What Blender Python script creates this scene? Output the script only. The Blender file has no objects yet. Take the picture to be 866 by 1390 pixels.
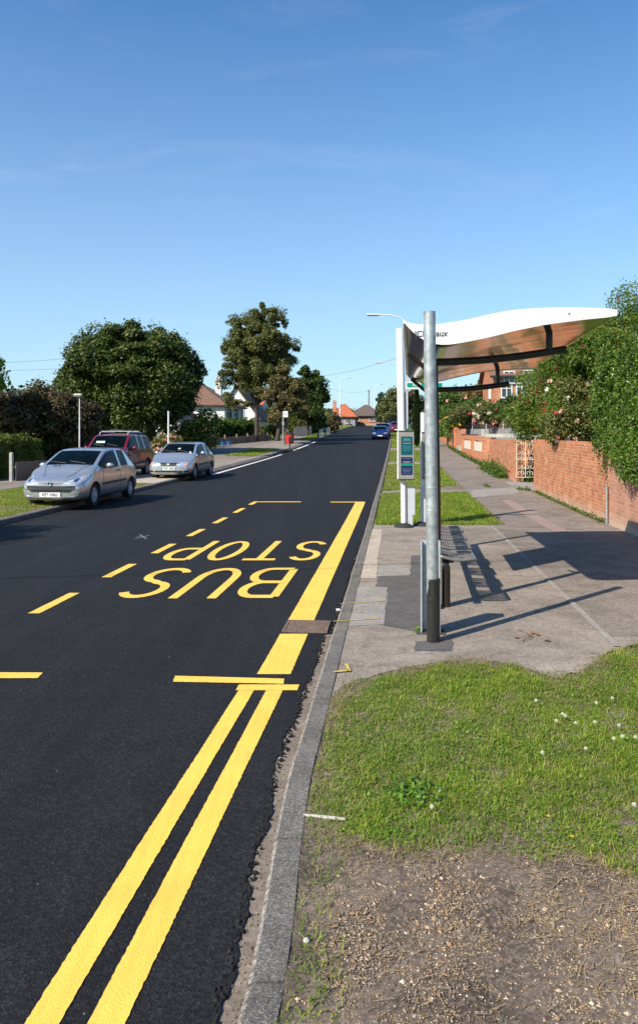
import bpy, bmesh, math, random
import numpy as np
from mathutils import Vector, Matrix
from mathutils.bvhtree import BVHTree
random.seed(7); RNG = np.random.default_rng(11)
R = math.radians
scene = bpy.context.scene
COL = scene.collection
EYE, FOC, CX, HZ = 1.88, 1042.0, 433.0, 588.0

# ------------------------------------------------------------------ lie of the land
_PY = [-200, 0, 16, 24, 30, 50, 66, 84, 120, 160, 200, 255, 300, 400, 3000]
_PZ = [0, 0, 0, .05, .11, .40, .82, 1.46, 2.5, 3.5, 4.15, 4.5, 4.5, 4.0, 3.0]
def P(y):
    y = np.asarray(y, dtype=float)
    w = np.clip((y - 10) * .12, 0, 8)
    return (np.interp(y - w, _PY, _PZ) + np.interp(y, _PY, _PZ) * 2 + np.interp(y + w, _PY, _PZ)) / 4
def Pz(y): return float(P(y))
RK, LK = -.58, -8.06                      # kerb lines, measured sideways from the road's axis
def kerb_off(y): return .085 * float(np.clip((4.3 - y) / 1.6, 0, 1)) ** 1.5
def XU(u, y): return u + .1 * y
KR, KL = .045, .11                        # kerb upstands
_SU = [-900, -60, -14.6, -8.3, -8.16, -8.1, -.56, -.48, -.4, 4.45, 8, 9.5, 14, 60, 900]
_SZ = [3, 1.0, .1, .09, .09, -.05, -.05, .02, .02, .02, .06, 1.2, 1.9, 6.5, 9]
def GZ(x, y):
    u = x - .1 * y
    return float(P(y)) + float(np.interp(u, _SU, _SZ))
def gp(px, py, z=0.0):                    # point of the ground that a ray meets at height z
    y = (EYE - z) * FOC / (py - HZ)
    return ((px - CX) / FOC * y, y)
def at(px, y): return (px - CX) / FOC * y
def hz(py, y): return EYE + (HZ - py) * y / FOC

# ------------------------------------------------------------------ mesh helpers
class MB:
    def __init__(s): s.v = []; s.f = []; s.m = []
    def add(s, vs, fs, mi=0):
        n = len(s.v); s.v += [tuple(v) for v in vs]
        for f in fs: s.f.append(tuple(i + n for i in f)); s.m.append(mi)
        return s
    def box(s, c, d, rz=0, rx=0, ry=0, mi=0, bev=0):
        x, y, z = d[0]/2, d[1]/2, d[2]/2
        M = Matrix.Translation(c) @ Matrix.Rotation(rz, 4, 'Z') @ Matrix.Rotation(ry, 4, 'Y') @ Matrix.Rotation(rx, 4, 'X')
        if bev:
            b = min(bev, x*.9, y*.9, z*.9); bm = bmesh.new(); bmesh.ops.create_cube(bm, size=1)
            for v in bm.verts: v.co = Vector((v.co.x*2*x, v.co.y*2*y, v.co.z*2*z))
            bmesh.ops.bevel(bm, geom=bm.edges[:] + bm.verts[:], offset=b, segments=2, affect='EDGES')
            bm.verts.index_update()
            s.add([M @ v.co for v in bm.verts], [[v.index for v in f.verts] for f in bm.faces], mi); bm.free(); return s
        vs = [M @ Vector((a*x, b*y, c_*z)) for a in (-1, 1) for b in (-1, 1) for c_ in (-1, 1)]
        return s.add(vs, [(0,1,3,2),(4,6,7,5),(0,4,5,1),(2,3,7,6),(0,2,6,4),(1,5,7,3)], mi)
    def tube(s, pts, r, n=10, cap=True, mi=0, closed=False):
        pts = [Vector(p) for p in pts]; k = len(pts)
        rs = r if isinstance(r, (list, tuple)) else [r]*k
        rings = []; up = None
        for i, p in enumerate(pts):
            if closed: t = pts[(i+1) % k] - pts[i-1]
            else: t = pts[min(i+1, k-1)] - pts[max(i-1, 0)]
            t = t.normalized() if t.length > 1e-9 else Vector((0,0,1))
            if up is None: up = Vector((0,0,1)) if abs(t.z) < .9 else Vector((1,0,0))
            a = t.cross(up)
            if a.length < 1e-6: a = t.cross(Vector((0,1,0)))
            a.normalize(); b = a.cross(t).normalized(); up = b
            rings.append([p + (a*math.cos(2*math.pi*j/n) + b*math.sin(2*math.pi*j/n))*rs[i] for j in range(n)])
        fs = []
        for i in range(k if closed else k-1):
            i2 = (i+1) % k
            for j in range(n):
                j2 = (j+1) % n; fs.append((i*n+j, i*n+j2, i2*n+j2, i2*n+j))
        if cap and not closed: fs += [tuple(range(n))[::-1], tuple((k-1)*n+j for j in range(n))]
        return s.add([v for r_ in rings for v in r_], fs, mi)
    def lathe(s, prof, c=(0,0,0), n=24, axis='Z', mi=0, cap=True):
        vs = []; k = len(prof)
        for (r, h) in prof:
            for j in range(n):
                a = 2*math.pi*j/n; x, y = r*math.cos(a), r*math.sin(a)
                q = (x, y, h) if axis == 'Z' else ((h, x, y) if axis == 'X' else (x, h, y))
                vs.append((q[0]+c[0], q[1]+c[1], q[2]+c[2]))
        fs = [(i*n+j, i*n+(j+1) % n, (i+1)*n+(j+1) % n, (i+1)*n+j) for i in range(k-1) for j in range(n)]
        if cap: fs += [tuple(range(n))[::-1], tuple((k-1)*n+j for j in range(n))]
        return s.add(vs, fs, mi)
    def prism(s, poly, z0, z1, mi=0):                      # poly in xy, extruded up
        n = len(poly)
        vs = [(p[0], p[1], z0) for p in poly] + [(p[0], p[1], z1) for p in poly]
        return s.add(vs, [tuple(range(n))[::-1], tuple(range(n, 2*n))] + [(i, (i+1) % n, n+(i+1) % n, n+i) for i in range(n)], mi)
    def prismf(s, poly, f, a, b, mi=0):                    # poly of (p,q); f(p,q,t) maps to xyz
        n = len(poly)
        vs = [f(p[0], p[1], a) for p in poly] + [f(p[0], p[1], b) for p in poly]
        return s.add(vs, [tuple(range(n))[::-1], tuple(range(n, 2*n))] + [(i, (i+1) % n, n+(i+1) % n, n+i) for i in range(n)], mi)
    def build(s, name, mat, parent=None, smooth=False, loc=None, fix=True):
        me = bpy.data.meshes.new(name)
        me.from_pydata(s.v, [], s.f)
        mats = mat if isinstance(mat, (list, tuple)) else [mat]
        for m in mats: me.materials.append(m)
        if len(mats) > 1: me.polygons.foreach_set('material_index', s.m)
        if fix:
            bm = bmesh.new(); bm.from_mesh(me); bmesh.ops.recalc_face_normals(bm, faces=bm.faces); bm.to_mesh(me); bm.free()
        if smooth: shade(me, smooth)
        o = bpy.data.objects.new(name, me); COL.objects.link(o)
        if parent is not None: o.parent = parent
        if loc: o.location = loc
        return o
def shade(me, ang=35):
    ang = 35 if ang is True else ang
    me.polygons.foreach_set('use_smooth', [True]*len(me.polygons))
    bm = bmesh.new(); bm.from_mesh(me)
    for e in bm.edges:
        if len(e.link_faces) == 2 and e.calc_face_angle(0) > R(ang): e.smooth = False
    bm.to_mesh(me); bm.free()
def tag(o, label=None, cat=None, group=None, kind=None):
    if label: o['label'] = label
    if cat: o['category'] = cat
    if group: o['group'] = group
    if kind: o['kind'] = kind
    return o
def thing(name, loc, label, cat, group=None, rz=0):
    o = bpy.data.objects.new(name, None); COL.objects.link(o); o.empty_display_size = .2
    o.location = loc; o.rotation_euler = (0, 0, rz)
    return tag(o, label, cat, group)
def copy_tree(o, parent=None):
    c = o.copy(); COL.objects.link(c); c.parent = parent
    for ch in [k for k in o.children]: copy_tree(ch, c)
    return c
def struct(o): o['kind'] = 'structure'; return o
def text_mesh(name, txt, size, mat, M, parent=None, extrude=.001, align='CENTER', sx=1.0, offset=0.0):
    cu = bpy.data.curves.new(name, 'FONT'); cu.body = txt; cu.size = size; cu.extrude = extrude; cu.align_x = align; cu.align_y = 'CENTER'; cu.offset = offset
    t = bpy.data.objects.new(name, cu); COL.objects.link(t)
    dg = bpy.context.evaluated_depsgraph_get(); me = bpy.data.meshes.new_from_object(t.evaluated_get(dg))
    bpy.data.objects.remove(t); bpy.data.curves.remove(cu)
    me.transform(M @ Matrix.Diagonal((sx, 1, 1, 1))); me.materials.clear(); me.materials.append(mat); me.name = name
    o = bpy.data.objects.new(name, me); COL.objects.link(o)
    if parent is not None: o.parent = parent
    return o

# ------------------------------------------------------------------ materials
def nm(name):
    m = bpy.data.materials.new(name); m.use_nodes = True; nt = m.node_tree; b = nt.nodes['Principled BSDF']
    return m, nt, b
def ND(nt, t, **k):
    n = nt.nodes.new(t)
    for a, v in k.items():
        if a in n.inputs.keys() if isinstance(a, str) else False: n.inputs[a].default_value = v
        else: setattr(n, a, v)
    return n
def ramp(nt, src, stops):
    r = nt.nodes.new('ShaderNodeValToRGB'); el = r.color_ramp.elements
    while len(el) < len(stops): el.new(.5)
    for e, (p, c) in zip(el, stops): e.position = p; e.color = (*c, 1) if len(c) == 3 else c
    nt.links.new(src, r.inputs[0]); return r.outputs[0]
def mixc(nt, fac, a, b, mode='MIX'):
    n = nt.nodes.new('ShaderNodeMix'); n.data_type = 'RGBA'; n.blend_type = mode
    for i, v in ((0, fac), (6, a), (7, b)):
        if isinstance(v, bpy.types.NodeSocket): nt.links.new(v, n.inputs[i])
        elif i == 0: n.inputs[0].default_value = v
        else: n.inputs[i].default_value = (*v, 1)
    return n.outputs[2]
def noise(nt, co, scale, detail=4, rough=.6, dist=0):
    n = nt.nodes.new('ShaderNodeTexNoise'); n.inputs['Scale'].default_value = scale; n.inputs['Detail'].default_value = detail
    n.inputs['Roughness'].default_value = rough; n.inputs['Distortion'].default_value = dist
    nt.links.new(co, n.inputs['Vector']); return n.outputs[0]
def objco(nt): return nt.nodes.new('ShaderNodeTexCoord').outputs['Object']
def bump(nt, b, h, dist=.01, strength=.6):
    n = nt.nodes.new('ShaderNodeBump'); n.inputs['Distance'].default_value = dist; n.inputs['Strength'].default_value = strength
    nt.links.new(h, n.inputs['Height']); nt.links.new(n.outputs[0], b.inputs['Normal'])
def plain(name, c, rough=.5, metal=0, var=.12, scale=6, coat=0, spec=.5, bmp=0, bscale=60):
    m, nt, b = nm(name); co = objco(nt)
    n = noise(nt, co, scale)
    lo = tuple(x*(1-var) for x in c); hi = tuple(min(1, x*(1+var)) for x in c)
    nt.links.new(ramp(nt, n, [(.3, lo), (.7, hi)]), b.inputs['Base Color'])
    b.inputs['Roughness'].default_value = rough; b.inputs['Metallic'].default_value = metal
    b.inputs['Coat Weight'].default_value = coat; b.inputs['Coat Roughness'].default_value = .05
    b.inputs['Specular IOR Level'].default_value = spec
    if bmp: bump(nt, b, noise(nt, co, bscale), bmp)
    return m
def ground_mat(name, c1, c2, speck1, speck2, s_big=.8, s_fine=90, rough=.9, bmp=.006, crack=0, spk=.5, streak=False):
    m, nt, b = nm(name); co = objco(nt)
    base = ramp(nt, noise(nt, co, s_big, 6, .65), [(.32, c1), (.68, c2)])
    v = nt.nodes.new('ShaderNodeTexVoronoi'); v.inputs['Scale'].default_value = s_fine; nt.links.new(co, v.inputs['Vector'])
    sep = nt.nodes.new('ShaderNodeSeparateColor'); nt.links.new(v.outputs['Color'], sep.inputs[0])
    sp = ramp(nt, sep.outputs[0], [(0, speck1), (.5, tuple((a+b_)/2 for a, b_ in zip(c1, c2))), (1, speck2)])
    c = mixc(nt, spk, base, sp)
    st = ramp(nt, noise(nt, co, 3.1, 5, .7, .6), [(.36, (.72,.72,.72)), (.55, (1,1,1)), (.75, (1.1,1.1,1.1))])
    c = mixc(nt, .8, c, st, 'MULTIPLY')
    if streak:
        mp = nt.nodes.new('ShaderNodeMapping'); mp.inputs['Scale'].default_value = (2.2, .12, 1); mp.inputs['Rotation'].default_value = (0, 0, R(5.7)); nt.links.new(co, mp.inputs[0])
        c = mixc(nt, 1, c, ramp(nt, noise(nt, mp.outputs[0], 1.0, 4, .6), [(.3, (.72,.72,.74)), (.5, (1,1,1)), (.72, (1.5,1.46,1.4))]), 'MULTIPLY')
        c = mixc(nt, 1, c, ramp(nt, noise(nt, co, 35, 3, .7), [(.36, (.6,.6,.6)), (.6, (1.15,1.15,1.15)), (.78, (2.0,1.9,1.8))]), 'MULTIPLY')
    if crack:
        vc = nt.nodes.new('ShaderNodeTexVoronoi'); vc.feature = 'DISTANCE_TO_EDGE'; vc.inputs['Scale'].default_value = crack
        w = nt.nodes.new('ShaderNodeVectorMath'); w.operation = 'ADD'
        nn = nt.nodes.new('ShaderNodeTexNoise'); nn.inputs['Scale'].default_value = 2.5; nt.links.new(co, nn.inputs['Vector'])
        nt.links.new(co, w.inputs[0]); nt.links.new(nn.outputs[1], w.inputs[1]); nt.links.new(w.outputs[0], vc.inputs['Vector'])
        k = ramp(nt, vc.outputs[0], [(0, (.35,.33,.3)), (.007, (1,1,1))])
        c = mixc(nt, .45, c, k, 'MULTIPLY')
        gum = nt.nodes.new('ShaderNodeTexVoronoi'); gum.inputs['Scale'].default_value = 5.5; nt.links.new(co, gum.inputs['Vector'])
        c = mixc(nt, .55, c, ramp(nt, gum.outputs['Distance'], [(.05, (.55,.54,.53)), (.075, (1,1,1))]), 'MULTIPLY')
        c = mixc(nt, .7, c, ramp(nt, noise(nt, co, .55, 6, .7, 1.0), [(.38, (.74,.73,.72)), (.5, (1,1,1)), (.66, (1.16,1.15,1.13))]), 'MULTIPLY')
    nt.links.new(c, b.inputs['Base Color']); b.inputs['Roughness'].default_value = rough; b.inputs['Specular IOR Level'].default_value = .3
    bump(nt, b, noise(nt, co, 130, 6, .8) if 'soil' in name or 'gravel' in name else v.outputs['Distance'], bmp, .7)
    return m
def leaf_mat(name, cols, trans=.25, rough=.45, nscale=.7):
    m, nt, b = nm(name); co = objco(nt)
    g = nt.nodes.new('ShaderNodeNewGeometry')
    n = len(cols); c = ramp(nt, g.outputs['Random Per Island'], [(i/(n-1), k) for i, k in enumerate(cols)])
    c = mixc(nt, 1, c, ramp(nt, noise(nt, co, nscale, 3), [(.3, (.72,.75,.7)), (.7, (1.2,1.15,1.0))]), 'MULTIPLY')
    nt.links.new(c, b.inputs['Base Color']); b.inputs['Roughness'].default_value = rough; b.inputs['Specular IOR Level'].default_value = .35
    t = nt.nodes.new('ShaderNodeBsdfTranslucent'); nt.links.new(mixc(nt, 1, c, (1.25, 1.3, .7), 'MULTIPLY'), t.inputs[0])
    mx = nt.nodes.new('ShaderNodeMixShader'); mx.inputs[0].default_value = trans
    out = nt.nodes['Material Output']; nt.links.new(b.outputs[0], mx.inputs[1]); nt.links.new(t.outputs[0], mx.inputs[2]); nt.links.new(mx.outputs[0], out.inputs[0])
    return m
def brick_mat(name, c1, c2, mort, bw=.225, bh=.075, stain=(.55,.5,.4)):
    m, nt, b = nm(name); co = objco(nt)
    s = nt.nodes.new('ShaderNodeSeparateXYZ'); nt.links.new(co, s.inputs[0])
    a = nt.nodes.new('ShaderNodeMath'); a.operation = 'ADD'; nt.links.new(s.outputs[0], a.inputs[0]); nt.links.new(s.outputs[1], a.inputs[1])
    cb = nt.nodes.new('ShaderNodeCombineXYZ'); nt.links.new(a.outputs[0], cb.inputs[0]); nt.links.new(s.outputs[2], cb.inputs[1])
    wob = nt.nodes.new('ShaderNodeTexNoise'); wob.inputs['Scale'].default_value = 9; nt.links.new(co, wob.inputs['Vector'])
    w1 = nt.nodes.new('ShaderNodeVectorMath'); w1.operation = 'SCALE'; w1.inputs['Scale'].default_value = .012; nt.links.new(wob.outputs[1], w1.inputs[0])
    w2 = nt.nodes.new('ShaderNodeVectorMath'); w2.operation = 'ADD'; nt.links.new(cb.outputs[0], w2.inputs[0]); nt.links.new(w1.outputs[0], w2.inputs[1])
    t = nt.nodes.new('ShaderNodeTexBrick'); t.inputs['Scale'].default_value = 1; t.inputs['Brick Width'].default_value = bw; t.inputs['Row Height'].default_value = bh
    t.inputs['Mortar Size'].default_value = .006; t.inputs['Mortar Smooth'].default_value = .3; t.inputs['Bias'].default_value = 0
    nt.links.new(w2.outputs[0], t.inputs['Vector'])
    t.inputs['Color1'].default_value = (*c1, 1); t.inputs['Color2'].default_value = (*c2, 1); t.inputs['Mortar'].default_value = (*mort, 1)
    c = mixc(nt, .75, t.outputs[0], ramp(nt, noise(nt, co, 2.2, 6, .7), [(.3, (.6,.58,.56)), (.5, (1,1,1)), (.72, (1.22,1.18,1.12))]), 'MULTIPLY')
    # soil splash and algae near the foot
    mr = nt.nodes.new('ShaderNodeMapRange'); mr.inputs['From Min'].default_value = .34; mr.inputs['From Max'].default_value = .02; nt.links.new(s.outputs[2], mr.inputs[0])
    mm = nt.nodes.new('ShaderNodeMath'); mm.operation = 'MULTIPLY'; nt.links.new(mr.outputs[0], mm.inputs[0]); nt.links.new(noise(nt, co, 5, 4), mm.inputs[1])
    c = mixc(nt, mm.outputs[0], c, stain)
    c = mixc(nt, .5, c, ramp(nt, noise(nt, co, 70, 3), [(.3, (.75,.75,.75)), (.7, (1.2,1.2,1.2))]), 'MULTIPLY')
    nt.links.new(c, b.inputs['Base Color']); b.inputs['Roughness'].default_value = .9; b.inputs['Specular IOR Level'].default_value = .2
    inv = nt.nodes.new('ShaderNodeMath'); inv.operation = 'SUBTRACT'; inv.inputs[0].default_value = 1; nt.links.new(t.outputs[1], inv.inputs[1])
    bump(nt, b, inv.outputs[0], .006, .8)
    return m
def tile_mat(name, c1, c2):
    m, nt, b = nm(name); co = objco(nt)
    w = nt.nodes.new('ShaderNodeTexWave'); w.bands_direction = 'Z'; w.inputs['Scale'].default_value = 3.2; w.inputs['Distortion'].default_value = .6; nt.links.new(co, w.inputs['Vector'])
    c = ramp(nt, noise(nt, co, 1.6, 8, .75), [(.3, c1), (.7, c2)])
    c = mixc(nt, .45, c, ramp(nt, w.outputs[0], [(0, (.6,.6,.6)), (.4, (1,1,1))]), 'MULTIPLY')
    nt.links.new(c, b.inputs['Base Color']); b.inputs['Roughness'].default_value = .85; bump(nt, b, w.outputs[0], .03, .6)
    return m

MT = {}
MT['asphalt'] = ground_mat('fresh_asphalt', (.0075,.0078,.0092), (.0115,.0118,.0135), (.002,.002,.003), (.028,.028,.03), .5, 100, .85, .006, spk=.6, streak=True)
MT['old_asphalt'] = ground_mat('old_asphalt', (.235,.195,.160), (.325,.275,.228), (.12,.10,.082), (.46,.40,.335), .9, 95, .95, .005, crack=.45)
MT['footway'] = ground_mat('footway_asphalt', (.19,.158,.132), (.265,.222,.188), (.09,.08,.07), (.38,.33,.28), .7, 80, .95, .005, crack=.3)
MT['dark_patch'] = ground_mat('patched_asphalt', (.095,.085,.085), (.13,.118,.115), (.06,.055,.055), (.2,.19,.18), 1.4, 100, .95, .005)
MT['pale_patch'] = ground_mat('worn_concrete', (.40,.33,.25), (.52,.44,.34), (.24,.21,.18), (.55,.5,.43), 1.8, 70, .95, .004)
MT['mid_patch'] = ground_mat('grey_slab', (.26,.235,.21), (.33,.30,.27), (.18,.16,.15), (.42,.39,.35), 2, 70, .95, .004)
MT['kerb'] = ground_mat('kerb_concrete', (.085,.078,.07), (.19,.173,.152), (.03,.028,.025), (.45,.42,.38), 3.5, 170, .95, .004, spk=.42)
MT['kerb_edge'] = ground_mat('worn_kerb_edge', (.10,.09,.08), (.36,.32,.27), (.05,.045,.04), (.6,.55,.48), 22, 90, .95, .004)
MT['gutter'] = ground_mat('gutter_concrete', (.17,.135,.105), (.25,.205,.165), (.13,.105,.085), (.33,.28,.23), 5, 40, .97, .004, spk=.3)
MT['soil'] = ground_mat('dry_soil', (.13,.095,.065), (.24,.185,.13), (.08,.06,.04), (.4,.34,.27), 2.5, 60, 1, .01)
MT['gravel'] = ground_mat('gravelly_ground', (.075,.054,.042), (.26,.20,.15), (.045,.035,.028), (.42,.34,.27), 2.6, 85, 1, .012, spk=.38)
MT['meadow'] = ground_mat('rough_grassland', (.06,.09,.025), (.12,.13,.045), (.04,.06,.02), (.2,.19,.08), .15, 8, 1, .02)
def paint_mat(name, c):
    m, nt, b = nm(name); co = objco(nt)
    k = ramp(nt, noise(nt, co, 28, 6, .75), [(.26, tuple(x*.35 for x in c)), (.37, c), (1, tuple(min(1, x*1.05) for x in c))])
    k = mixc(nt, .55, k, ramp(nt, noise(nt, co, 2.3, 5, .7), [(.34, (.78,.76,.72)), (.6, (1,1,1))]), 'MULTIPLY')
    w = nt.nodes.new('ShaderNodeTexWave'); w.inputs['Scale'].default_value = 5; w.inputs['Distortion'].default_value = 3; w.inputs['Detail'].default_value = 3; nt.links.new(co, w.inputs['Vector'])
    k = mixc(nt, .18, k, ramp(nt, w.outputs[0], [(.4, (1,1,1)), (.9, (.8,.76,.6))]), 'MULTIPLY')
    nt.links.new(k, b.inputs['Base Color']); b.inputs['Roughness'].default_value = .7
    v = nt.nodes.new('ShaderNodeTexVoronoi'); v.inputs['Scale'].default_value = 110; nt.links.new(co, v.inputs['Vector']); bump(nt, b, v.outputs['Distance'], .003, .4)
    return m
MT['yellow'] = paint_mat('yellow_paint', (.92,.55,.085))
MT['white_line'] = paint_mat('white_line_paint', (.72,.72,.70))
MT['faint_yellow'] = plain('worn_yellow_chalk', (.5,.37,.08), .9, var=.3, scale=30)
MT['galv'] = plain('galvanised_steel', (.42,.45,.45), .45, .5, .36, 13, bmp=.001)
MT['galv2'] = plain('pale_galvanised_steel', (.5,.55,.57), .5, .45, .2, 14)
MT['black_metal'] = plain('black_painted_metal', (.018,.018,.018), .35, 0, .2, 20)
MT['bronze'] = plain('dark_bronze_metal', (.03,.026,.024), .32, .4, .2, 10)
MT['seat_metal'] = plain('worn_brown_seat_metal', (.21,.195,.18), .4, .3, .2, 18)
MT['sleeve_foot'] = plain('dark_foot_plate', (.07,.06,.055), .8, .2, .3, 25)
MT['scuffed_black'] = plain('scuffed_black_sleeve', (.02,.019,.018), .4, 0, .5, 35, bmp=.001)
MT['white_paint'] = plain('white_gloss_paint', (.78,.79,.78), .25, 0, .03, 3, coat=.3)
MT['pole_white'] = plain('white_pole_paint', (.74,.75,.76), .4, 0, .06, 8)
MT['pole_grey'] = plain('pale_grey_paint', (.5,.53,.56), .5, 0, .06, 8)
MT['case_grey'] = plain('grey_case_plastic', (.27,.265,.245), .5, 0, .08, 12)
MT['dark_case'] = plain('dark_case_trim', (.06,.06,.055), .5)
MT['teal'] = plain('teal_print', (.0,.085,.11), .25, 0, .15, 40, coat=.4)
MT['navy'] = plain('navy_print', (.006,.018,.075), .25, 0, .2, 50, coat=.4)
MT['sign_green'] = plain('green_sign_vinyl', (.0,.25,.16), .4, 0, .03)
MT['sign_white'] = plain('white_sign_vinyl', (.8,.8,.78), .45, 0, .03)
MT['ink'] = plain('dark_grey_ink', (.035,.035,.04), .5, 0, .05)
MT['rubber'] = plain('black_rubber', (.02,.02,.02), .8, 0, .2, 30)
MT['rust'] = plain('rusty_iron', (.19,.13,.10), .75, .3, .35, 25, bmp=.002)
MT['leaf_brown'] = plain('dead_leaf', (.25,.10,.035), .8, 0, .3, 30)
MT['twig'] = plain('dry_twig', (.2,.13,.08), .9, 0, .2, 30)
MT['bark'] = plain('tree_bark', (.11,.085,.065), .95, 0, .3, 8, bmp=.03, bscale=14)
MT['dark_bark'] = plain('dark_tree_bark', (.06,.048,.04), .95, 0, .3, 8, bmp=.03, bscale=14)
MT['wood'] = plain('weathered_wood', (.2,.155,.12), .9, 0, .25, 6, bmp=.004)
MT['concrete'] = plain('pale_concrete', (.42,.4,.35), .9, 0, .18, 5, bmp=.004)
MT['render_white'] = plain('white_render', (.74,.74,.72), .85, 0, .05, 2)
MT['render_grey'] = plain('grey_render', (.28,.28,.28), .85, 0, .1, 2)
MT['cream'] = plain('cream_gate_paint', (.72,.62,.5), .6, 0, .12, 20)
MT['iron_black'] = plain('black_railing_paint', (.02,.02,.022), .5)
MT['winglass'] = plain('house_window_glass', (.03,.04,.05), .06, 0, .3, 2, spec=.8)
MT['red'] = plain('red_bin_plastic', (.6,.03,.02), .4, 0, .1)
MT['blue_tub'] = plain('blue_plastic', (.03,.16,.42), .4, 0, .1)
MT['brick'] = brick_mat('red_brick', (.40,.135,.06), (.55,.235,.115), (.52,.41,.30))
MT['brick_pale'] = brick_mat('pinkish_brick', (.42,.19,.12), (.52,.26,.17), (.46,.38,.30))
MT['brick_orange'] = brick_mat('orange_brick', (.48,.16,.07), (.60,.24,.12), (.5,.38,.27))
MT['tile_brown'] = tile_mat('brown_roof_tiles', (.13,.07,.048), (.23,.125,.085))
MT['tile_red'] = tile_mat('red_roof_tiles', (.38,.09,.035), (.5,.15,.07))
MT['tile_dark'] = tile_mat('dark_roof_tiles', (.09,.065,.055), (.15,.11,.09))
m, nt, b = nm('bronze_mirror_laminate'); co = objco(nt)
nt.links.new(ramp(nt, noise(nt, co, 1.5, 4), [(.3, (.62,.50,.42)), (.7, (.72,.59,.50))]), b.inputs['Base Color'])
b.inputs['Metallic'].default_value = 1; b.inputs['Roughness'].default_value = .11
bump(nt, b, noise(nt, co, 1.5, 1, .3), .022, .5); MT['mirror'] = m
# leaves
MT['lf_dark'] = leaf_mat('dark_green_leaves', [(.025,.05,.012), (.045,.085,.016), (.085,.125,.025)])
MT['lf_oak'] = leaf_mat('deep_green_leaves', [(.022,.042,.010), (.05,.085,.014), (.095,.125,.022), (.12,.14,.03)])
MT['lf_olive'] = leaf_mat('olive_autumn_leaves', [(.06,.08,.024), (.12,.145,.042), (.19,.18,.06), (.085,.115,.036)])
MT['lf_brown'] = leaf_mat('browning_leaves', [(.08,.075,.03), (.15,.125,.05), (.18,.14,.06), (.1,.115,.04)])
MT['lf_purple'] = leaf_mat('purple_leaves', [(.045,.025,.018), (.085,.055,.035), (.14,.095,.055), (.07,.085,.03), (.12,.12,.045)])
MT['lf_hedge'] = leaf_mat('glossy_hedge_leaves', [(.035,.08,.012), (.075,.15,.02), (.13,.22,.035), (.20,.26,.05)], .28, .32, 1.6)
MT['lf_gold'] = leaf_mat('yellow_green_leaves', [(.08,.11,.015), (.13,.155,.025), (.18,.2,.035)])
MT['lf_bright'] = leaf_mat('bright_green_leaves', [(.05,.10,.02), (.085,.155,.03), (.13,.2,.045)], .35)
MT['lf_sumac'] = leaf_mat('sumac_leaves', [(.07,.13,.02), (.12,.21,.035), (.18,.27,.05), (.27,.28,.06)], .45, .45, 1.2)
MT['lf_rose'] = leaf_mat('rose_leaves', [(.07,.10,.025), (.14,.17,.04), (.19,.15,.05), (.11,.18,.04)], .3, .4, 2)
MT['lf_orange'] = leaf_mat('orange_leaves', [(.13,.06,.02), (.22,.12,.04), (.12,.11,.035), (.26,.14,.06)])
MT['lf_conifer'] = leaf_mat('conifer_sprays', [(.015,.035,.012), (.03,.06,.018), (.045,.085,.022)], .1)
MT['grass'] = leaf_mat('grass_blades', [(.09,.18,.016), (.165,.29,.024), (.25,.37,.036), (.35,.42,.06), (.45,.39,.15)], .45, .5, 2.2)
MT['grass_dry'] = leaf_mat('dry_grass_blades', [(.14,.17,.035), (.25,.22,.08), (.36,.29,.15), (.20,.22,.05)], .3, .6, 2)
MT['straw'] = leaf_mat('straw', [(.36,.25,.15), (.45,.34,.2), (.3,.2,.13)], .1, .7)
MT['weed'] = leaf_mat('weed_leaves', [(.08,.18,.018), (.14,.28,.03), (.22,.37,.05)], .4, .4, 3)
MT['pebble'] = leaf_mat('pebbles', [(.09,.06,.04), (.2,.14,.09), (.14,.12,.11), (.3,.22,.15), (.22,.19,.17), (.36,.2,.09), (.55,.5,.44)], 0, .7, 5)
MT['fl_pink'] = leaf_mat('pink_petals', [(.7,.32,.33), (.8,.5,.45), (.75,.4,.4)], .3)
MT['fl_red'] = leaf_mat('red_petals', [(.6,.02,.06), (.7,.06,.10)], .2)
MT['fl_white'] = leaf_mat('white_petals', [(.7,.68,.62), (.8,.78,.74)], .3)
MT['fl_yellow'] = leaf_mat('yellow_petals', [(.7,.38,.02), (.8,.5,.03)], .2)
MT['sumac_cone'] = leaf_mat('crimson_cones', [(.14,.012,.016), (.24,.03,.03)], 0)
# ------------------------------------------------------------------ fast uniform meshes
def quick(name, V, F, mat, parent=None, smooth=False):
    V = np.asarray(V, dtype=np.float32); F = np.asarray(F, dtype=np.int32); k = F.shape[1]
    me = bpy.data.meshes.new(name)
    me.vertices.add(len(V)); me.vertices.foreach_set('co', V.ravel())
    me.loops.add(F.size); me.loops.foreach_set('vertex_index', F.ravel())
    me.polygons.add(len(F)); me.polygons.foreach_set('loop_start', np.arange(0, F.size, k, dtype=np.int32))
    me.update(calc_edges=True)
    mats = mat if isinstance(mat, (list, tuple)) else [mat]
    for m_ in mats: me.materials.append(m_)
    me.polygons.foreach_set('use_smooth', [bool(smooth)]*len(F))
    o = bpy.data.objects.new(name, me); COL.objects.link(o)
    if parent is not None: o.parent = parent
    return o
def nz(x, y, s=1.0, seed=0):              # cheap smooth noise, about -1..1
    r = np.random.default_rng(seed); t = 0; a = 0
    for k in range(5):
        w = s * 1.7**k; th = r.uniform(0, 6.28, 2); ph = r.uniform(0, 6.28, 2); g = .75**k
        t = t + g*np.sin(w*(x*np.cos(th[0])+y*np.sin(th[0]))+ph[0])*np.cos(w*(x*np.cos(th[1])+y*np.sin(th[1]))+ph[1]); a += g
    return t / a * 1.8
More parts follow.
